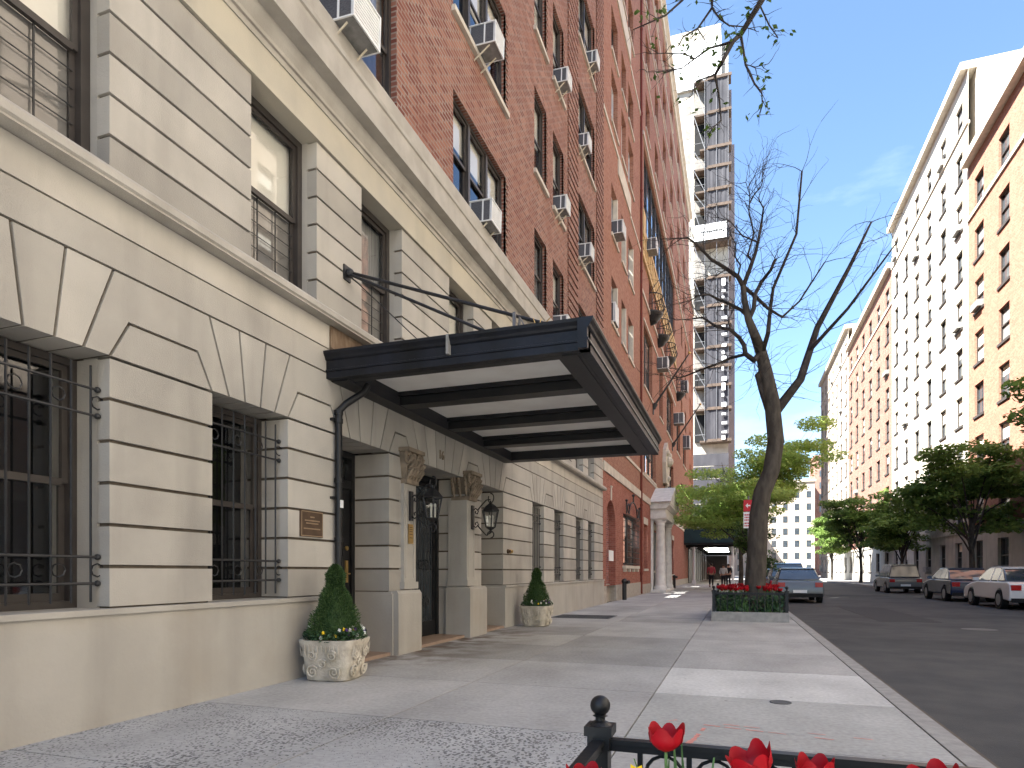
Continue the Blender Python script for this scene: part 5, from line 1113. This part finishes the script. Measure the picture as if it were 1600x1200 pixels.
def daffodil(x, y, h, label, seed):
    rnd = random.Random(seed); t = thing('daffodil', (x, y, 0), label, 'daffodil', 'yellow daffodils in the near flower bed')
    MB().tube([(0, 0, 0), (.006, 0, h * .6), (0, -.012, h)], [.004, .0035, .003], 6).build('stem', 'bulb_leaf', t, True)
    m = MB(); c = Vector((0, -.022, h))
    for k in range(6):
        a = k * pi / 3; d = Vector((cos(a), -.15, sin(a))); s_ = Vector((-sin(a), 0, cos(a))); m.face([c, c + d * .012 + s_ * .009, c + d * .028, c + d * .012 - s_ * .009])
    m.build('petals', 'yellow', t); m = MB(); m.tube([c, c + Vector((0, -.012, 0)), c + Vector((0, -.02, 0))], [.006, .008, .012], 10, False); m.build('trumpet', 'yellow', t)
    g_ = MB()
    for k in range(4): a = rnd.uniform(0, 6.3); blade(g_, (0, 0, 0), (cos(a), sin(a), 0), h * rnd.uniform(.75, 1.08), .007, rnd.uniform(.05, .3))
    g_.build('leaf', 'bulb_leaf', t, True)
daffodil(4.26, 1.62, .655, 'yellow daffodil left of the tallest red tulip, in front of the rail', 1); daffodil(4.405, 1.60, .625, 'yellow daffodil at the bottom edge between the two large red tulips', 2)
daffodil(4.36, 1.44, .60, 'low yellow daffodil just left of the right-hand large tulip', 3); daffodil(4.88, 1.6, .60, 'yellow daffodil in the right half of the near bed', 4)
m = MB(); rr = random.Random(12)
for _ in range(330):
    x, y = rr.uniform(4.08, 5.45), rr.uniform(.75, 2.25); a = rr.uniform(0, 6.3); blade(m, (x, y, 0), (cos(a), sin(a), 0), rr.uniform(.25, .58), rr.uniform(.006, .014), rr.uniform(.05, .4))
for (x, y, h) in ((4.37, 1.66, .75), (4.385, 1.70, .72), (4.28, 1.6, .68), (4.30, 1.74, .66), (4.41, 1.6, .63), (4.39, 1.67, .70), (4.24, 1.62, .62), (4.52, 1.6, .60)): blade(m, (x, y, 0), (rr.uniform(-1, 1), .4, 0), h, .010, .08)
tag(m.build('bulb_foliage', 'bulb_leaf', None, True), 'upright green bulb leaves filling the near flower bed', 'foliage', kind='stuff')
m = MB()
for _ in range(5200):
    x, y = rr.uniform(4.06, 5.52), rr.uniform(15.86, 19.5); leaf_quads(m, (x, y, rr.uniform(.22, .56)), 1, (.02, .02, .02), rr.uniform(.06, .13), rr, 1.6)
tag(m.build('bed_planting', 'bed_leaf'), 'dense dark green leaves with pale edges under the far tulips', 'foliage', kind='stuff')
t0 = tulip(4.2, 16.0, .74, 'one of the many red tulips massed in the far bed behind the low black fence', 'red tulips in the far tree bed', 77, .05, .08)
for k in range(95):
    c = copy_tree(t0); c.location = (rr.uniform(4.10, 5.5), 15.9 + 3.5 * rr.random() ** 1.5, rr.uniform(-.06, .03)); c.rotation_euler = (rr.uniform(-.1, .1), rr.uniform(-.1, .1), rr.uniform(0, 6))

# ------------------------------------------------------------ parking sign
t = thing('parking_sign', (4.86, 21.5, 0), 'red and white parking sign on a pole left of the leaning trunk', 'sign')
MB().tube([(0, 0, 0), (0, 0, 3.5)], .028, 8).build('pole', 'steel', t, True)
m = MB(); m.box(-.15, .10, -.045, -.04, 3.02, 3.38); m.build('red_panel', 'signr', t); m = MB(); m.px([(0, 0)], 0, 0) if False else None
m = MB(); m.face([(-.09, -.047, 3.2), (-.02, -.047, 3.12), (-.02, -.047, 3.28)]); m.box(-.02, .05, -.048, -.0455, 3.18, 3.22); m.build('arrow', 'signw', t)
m = MB(); m.box(-.15, .10, -.045, -.04, 2.50, 3.0); p_ = m.build('white_panel', 'signw', t)
m = MB(); rr = random.Random(6)
for z in (2.92, 2.84, 2.76, 2.66, 2.58):
    x = -.12
    while x < .06: w_ = rr.uniform(.02, .05); m.box(x, min(x + w_, .08), -.047, -.0455, z - .03, z + .015); x += w_ + .012
m.build('red_lettering', 'signr', p_)

# ------------------------------------------------------------ people
def skin_mesh(name, pts, edges, mt, parent, lvl=1, root=0):
    me = bpy.data.meshes.new(name); me.from_pydata([p[:3] for p in pts], edges, []); o = bpy.data.objects.new(name, me); S.collection.objects.link(o)
    sk = o.modifiers.new('skin', 'SKIN'); sv = me.skin_vertices[0].data
    for k, p in enumerate(pts): sv[k].radius = (p[3], p[4] if len(p) > 4 else p[3]); sv[k].use_root = (k == root)
    sb = o.modifiers.new('sub', 'SUBSURF'); sb.levels = lvl; sb.render_levels = lvl
    me.materials.append(M[mt]); o.parent = parent
    return o
def person(loc, rz, label, top, bottom, sc=1., stride=.22):
    t = thing('person', loc, label, 'person', rz=rz); t.scale = (sc,) * 3; s = stride
    P = [(0, 0, .96, .15, .12), (0, 0, 1.15, .14, .11), (0, 0.0, 1.38, .17, .12), (0, .01, 1.50, .06), (0, .02, 1.60, .085, .10), (0, .02, 1.70, .075, .09),
         (.19, 0, 1.42, .06), (.25, -.05, 1.15, .045), (.22, .12, .95, .035), (.22, .16, .86, .03), (-.19, 0, 1.42, .06), (-.26, .0, 1.15, .045), (-.24, .12, 1.0, .035), (-.20, .2, .98, .03),
         (.10, 0, .88, .085), (.10, .12 * s / .22, .50, .06), (.10, s * .5, .10, .042), (.10, s * .5 + .14, .04, .035), (-.10, 0, .88, .085), (-.10, .02, .50, .06), (-.10, -s, .16, .042), (-.10, -s + .08, .04, .035)]
    E_ = [(0, 1), (1, 2), (2, 3), (3, 4), (4, 5), (2, 6), (6, 7), (7, 8), (8, 9), (2, 10), (10, 11), (11, 12), (12, 13), (0, 14), (14, 15), (15, 16), (16, 17), (0, 18), (18, 19), (19, 20), (20, 21)]
    skin_mesh('body', P, E_, 'skin', t)
    skin_mesh('shirt', [(0, 0, .93, .185, .14), (0, 0, 1.15, .17, .13), (0, 0, 1.36, .205, .14), (0, .01, 1.46, .08), (.2, 0, 1.42, .08), (.26, -.05, 1.15, .062), (.235, .08, 1.0, .05), (-.2, 0, 1.42, .08), (-.27, 0, 1.15, .062), (-.25, .08, 1.04, .05)], [(0, 1), (1, 2), (2, 3), (2, 4), (4, 5), (5, 6), (2, 7), (7, 8), (8, 9)], top, t)
    skin_mesh('trousers', [(0, 0, .93, .165, .13), (.10, 0, .84, .105), (.10, .12 * s / .22, .50, .078), (.10, s * .5, .13, .06), (-.10, 0, .84, .105), (-.10, .02, .50, .078), (-.10, -s, .18, .06)], [(0, 1), (1, 2), (2, 3), (0, 4), (4, 5), (5, 6)], bottom, t)
    for x_, y_, z_ in ((.10, s * .5 + .06, .045), (-.10, -s + .04, .05)): MB().ball((0, 0, 0), .06, 10, .7).build('shoe', 'trousers', t, True).matrix_local = Matrix.Translation((x_, y_, z_)) @ Matrix.Diagonal((.8, 2.0, 1, 1))
    MB().ball((0, .0, 1.67), .108, 12, 1.05).build('hair', 'hair', t, True)
    for x_ in (-.092, .092): MB().ball((x_, .03, 1.63), .02, 8).build('ear', 'skin', t, True)
    MB().ball((0, .115, 1.62), .018, 8).build('nose', 'skin', t, True)
    return t
person((2.78, 49.5, 0), .05, 'person in a red shirt and dark trousers walking away towards the shed', 'shirt', 'trousers', 1.0)
person((3.95, 52, 0), 2.6, 'person in dark clothes standing under the shed, right of the red shirt', 'trousers', 'trousers', .98, .08)
person((3.62, 50, 0), 3.2, 'person in a pale coat standing under the shed between two darker figures', 'coat', 'trousers', .95, .08)
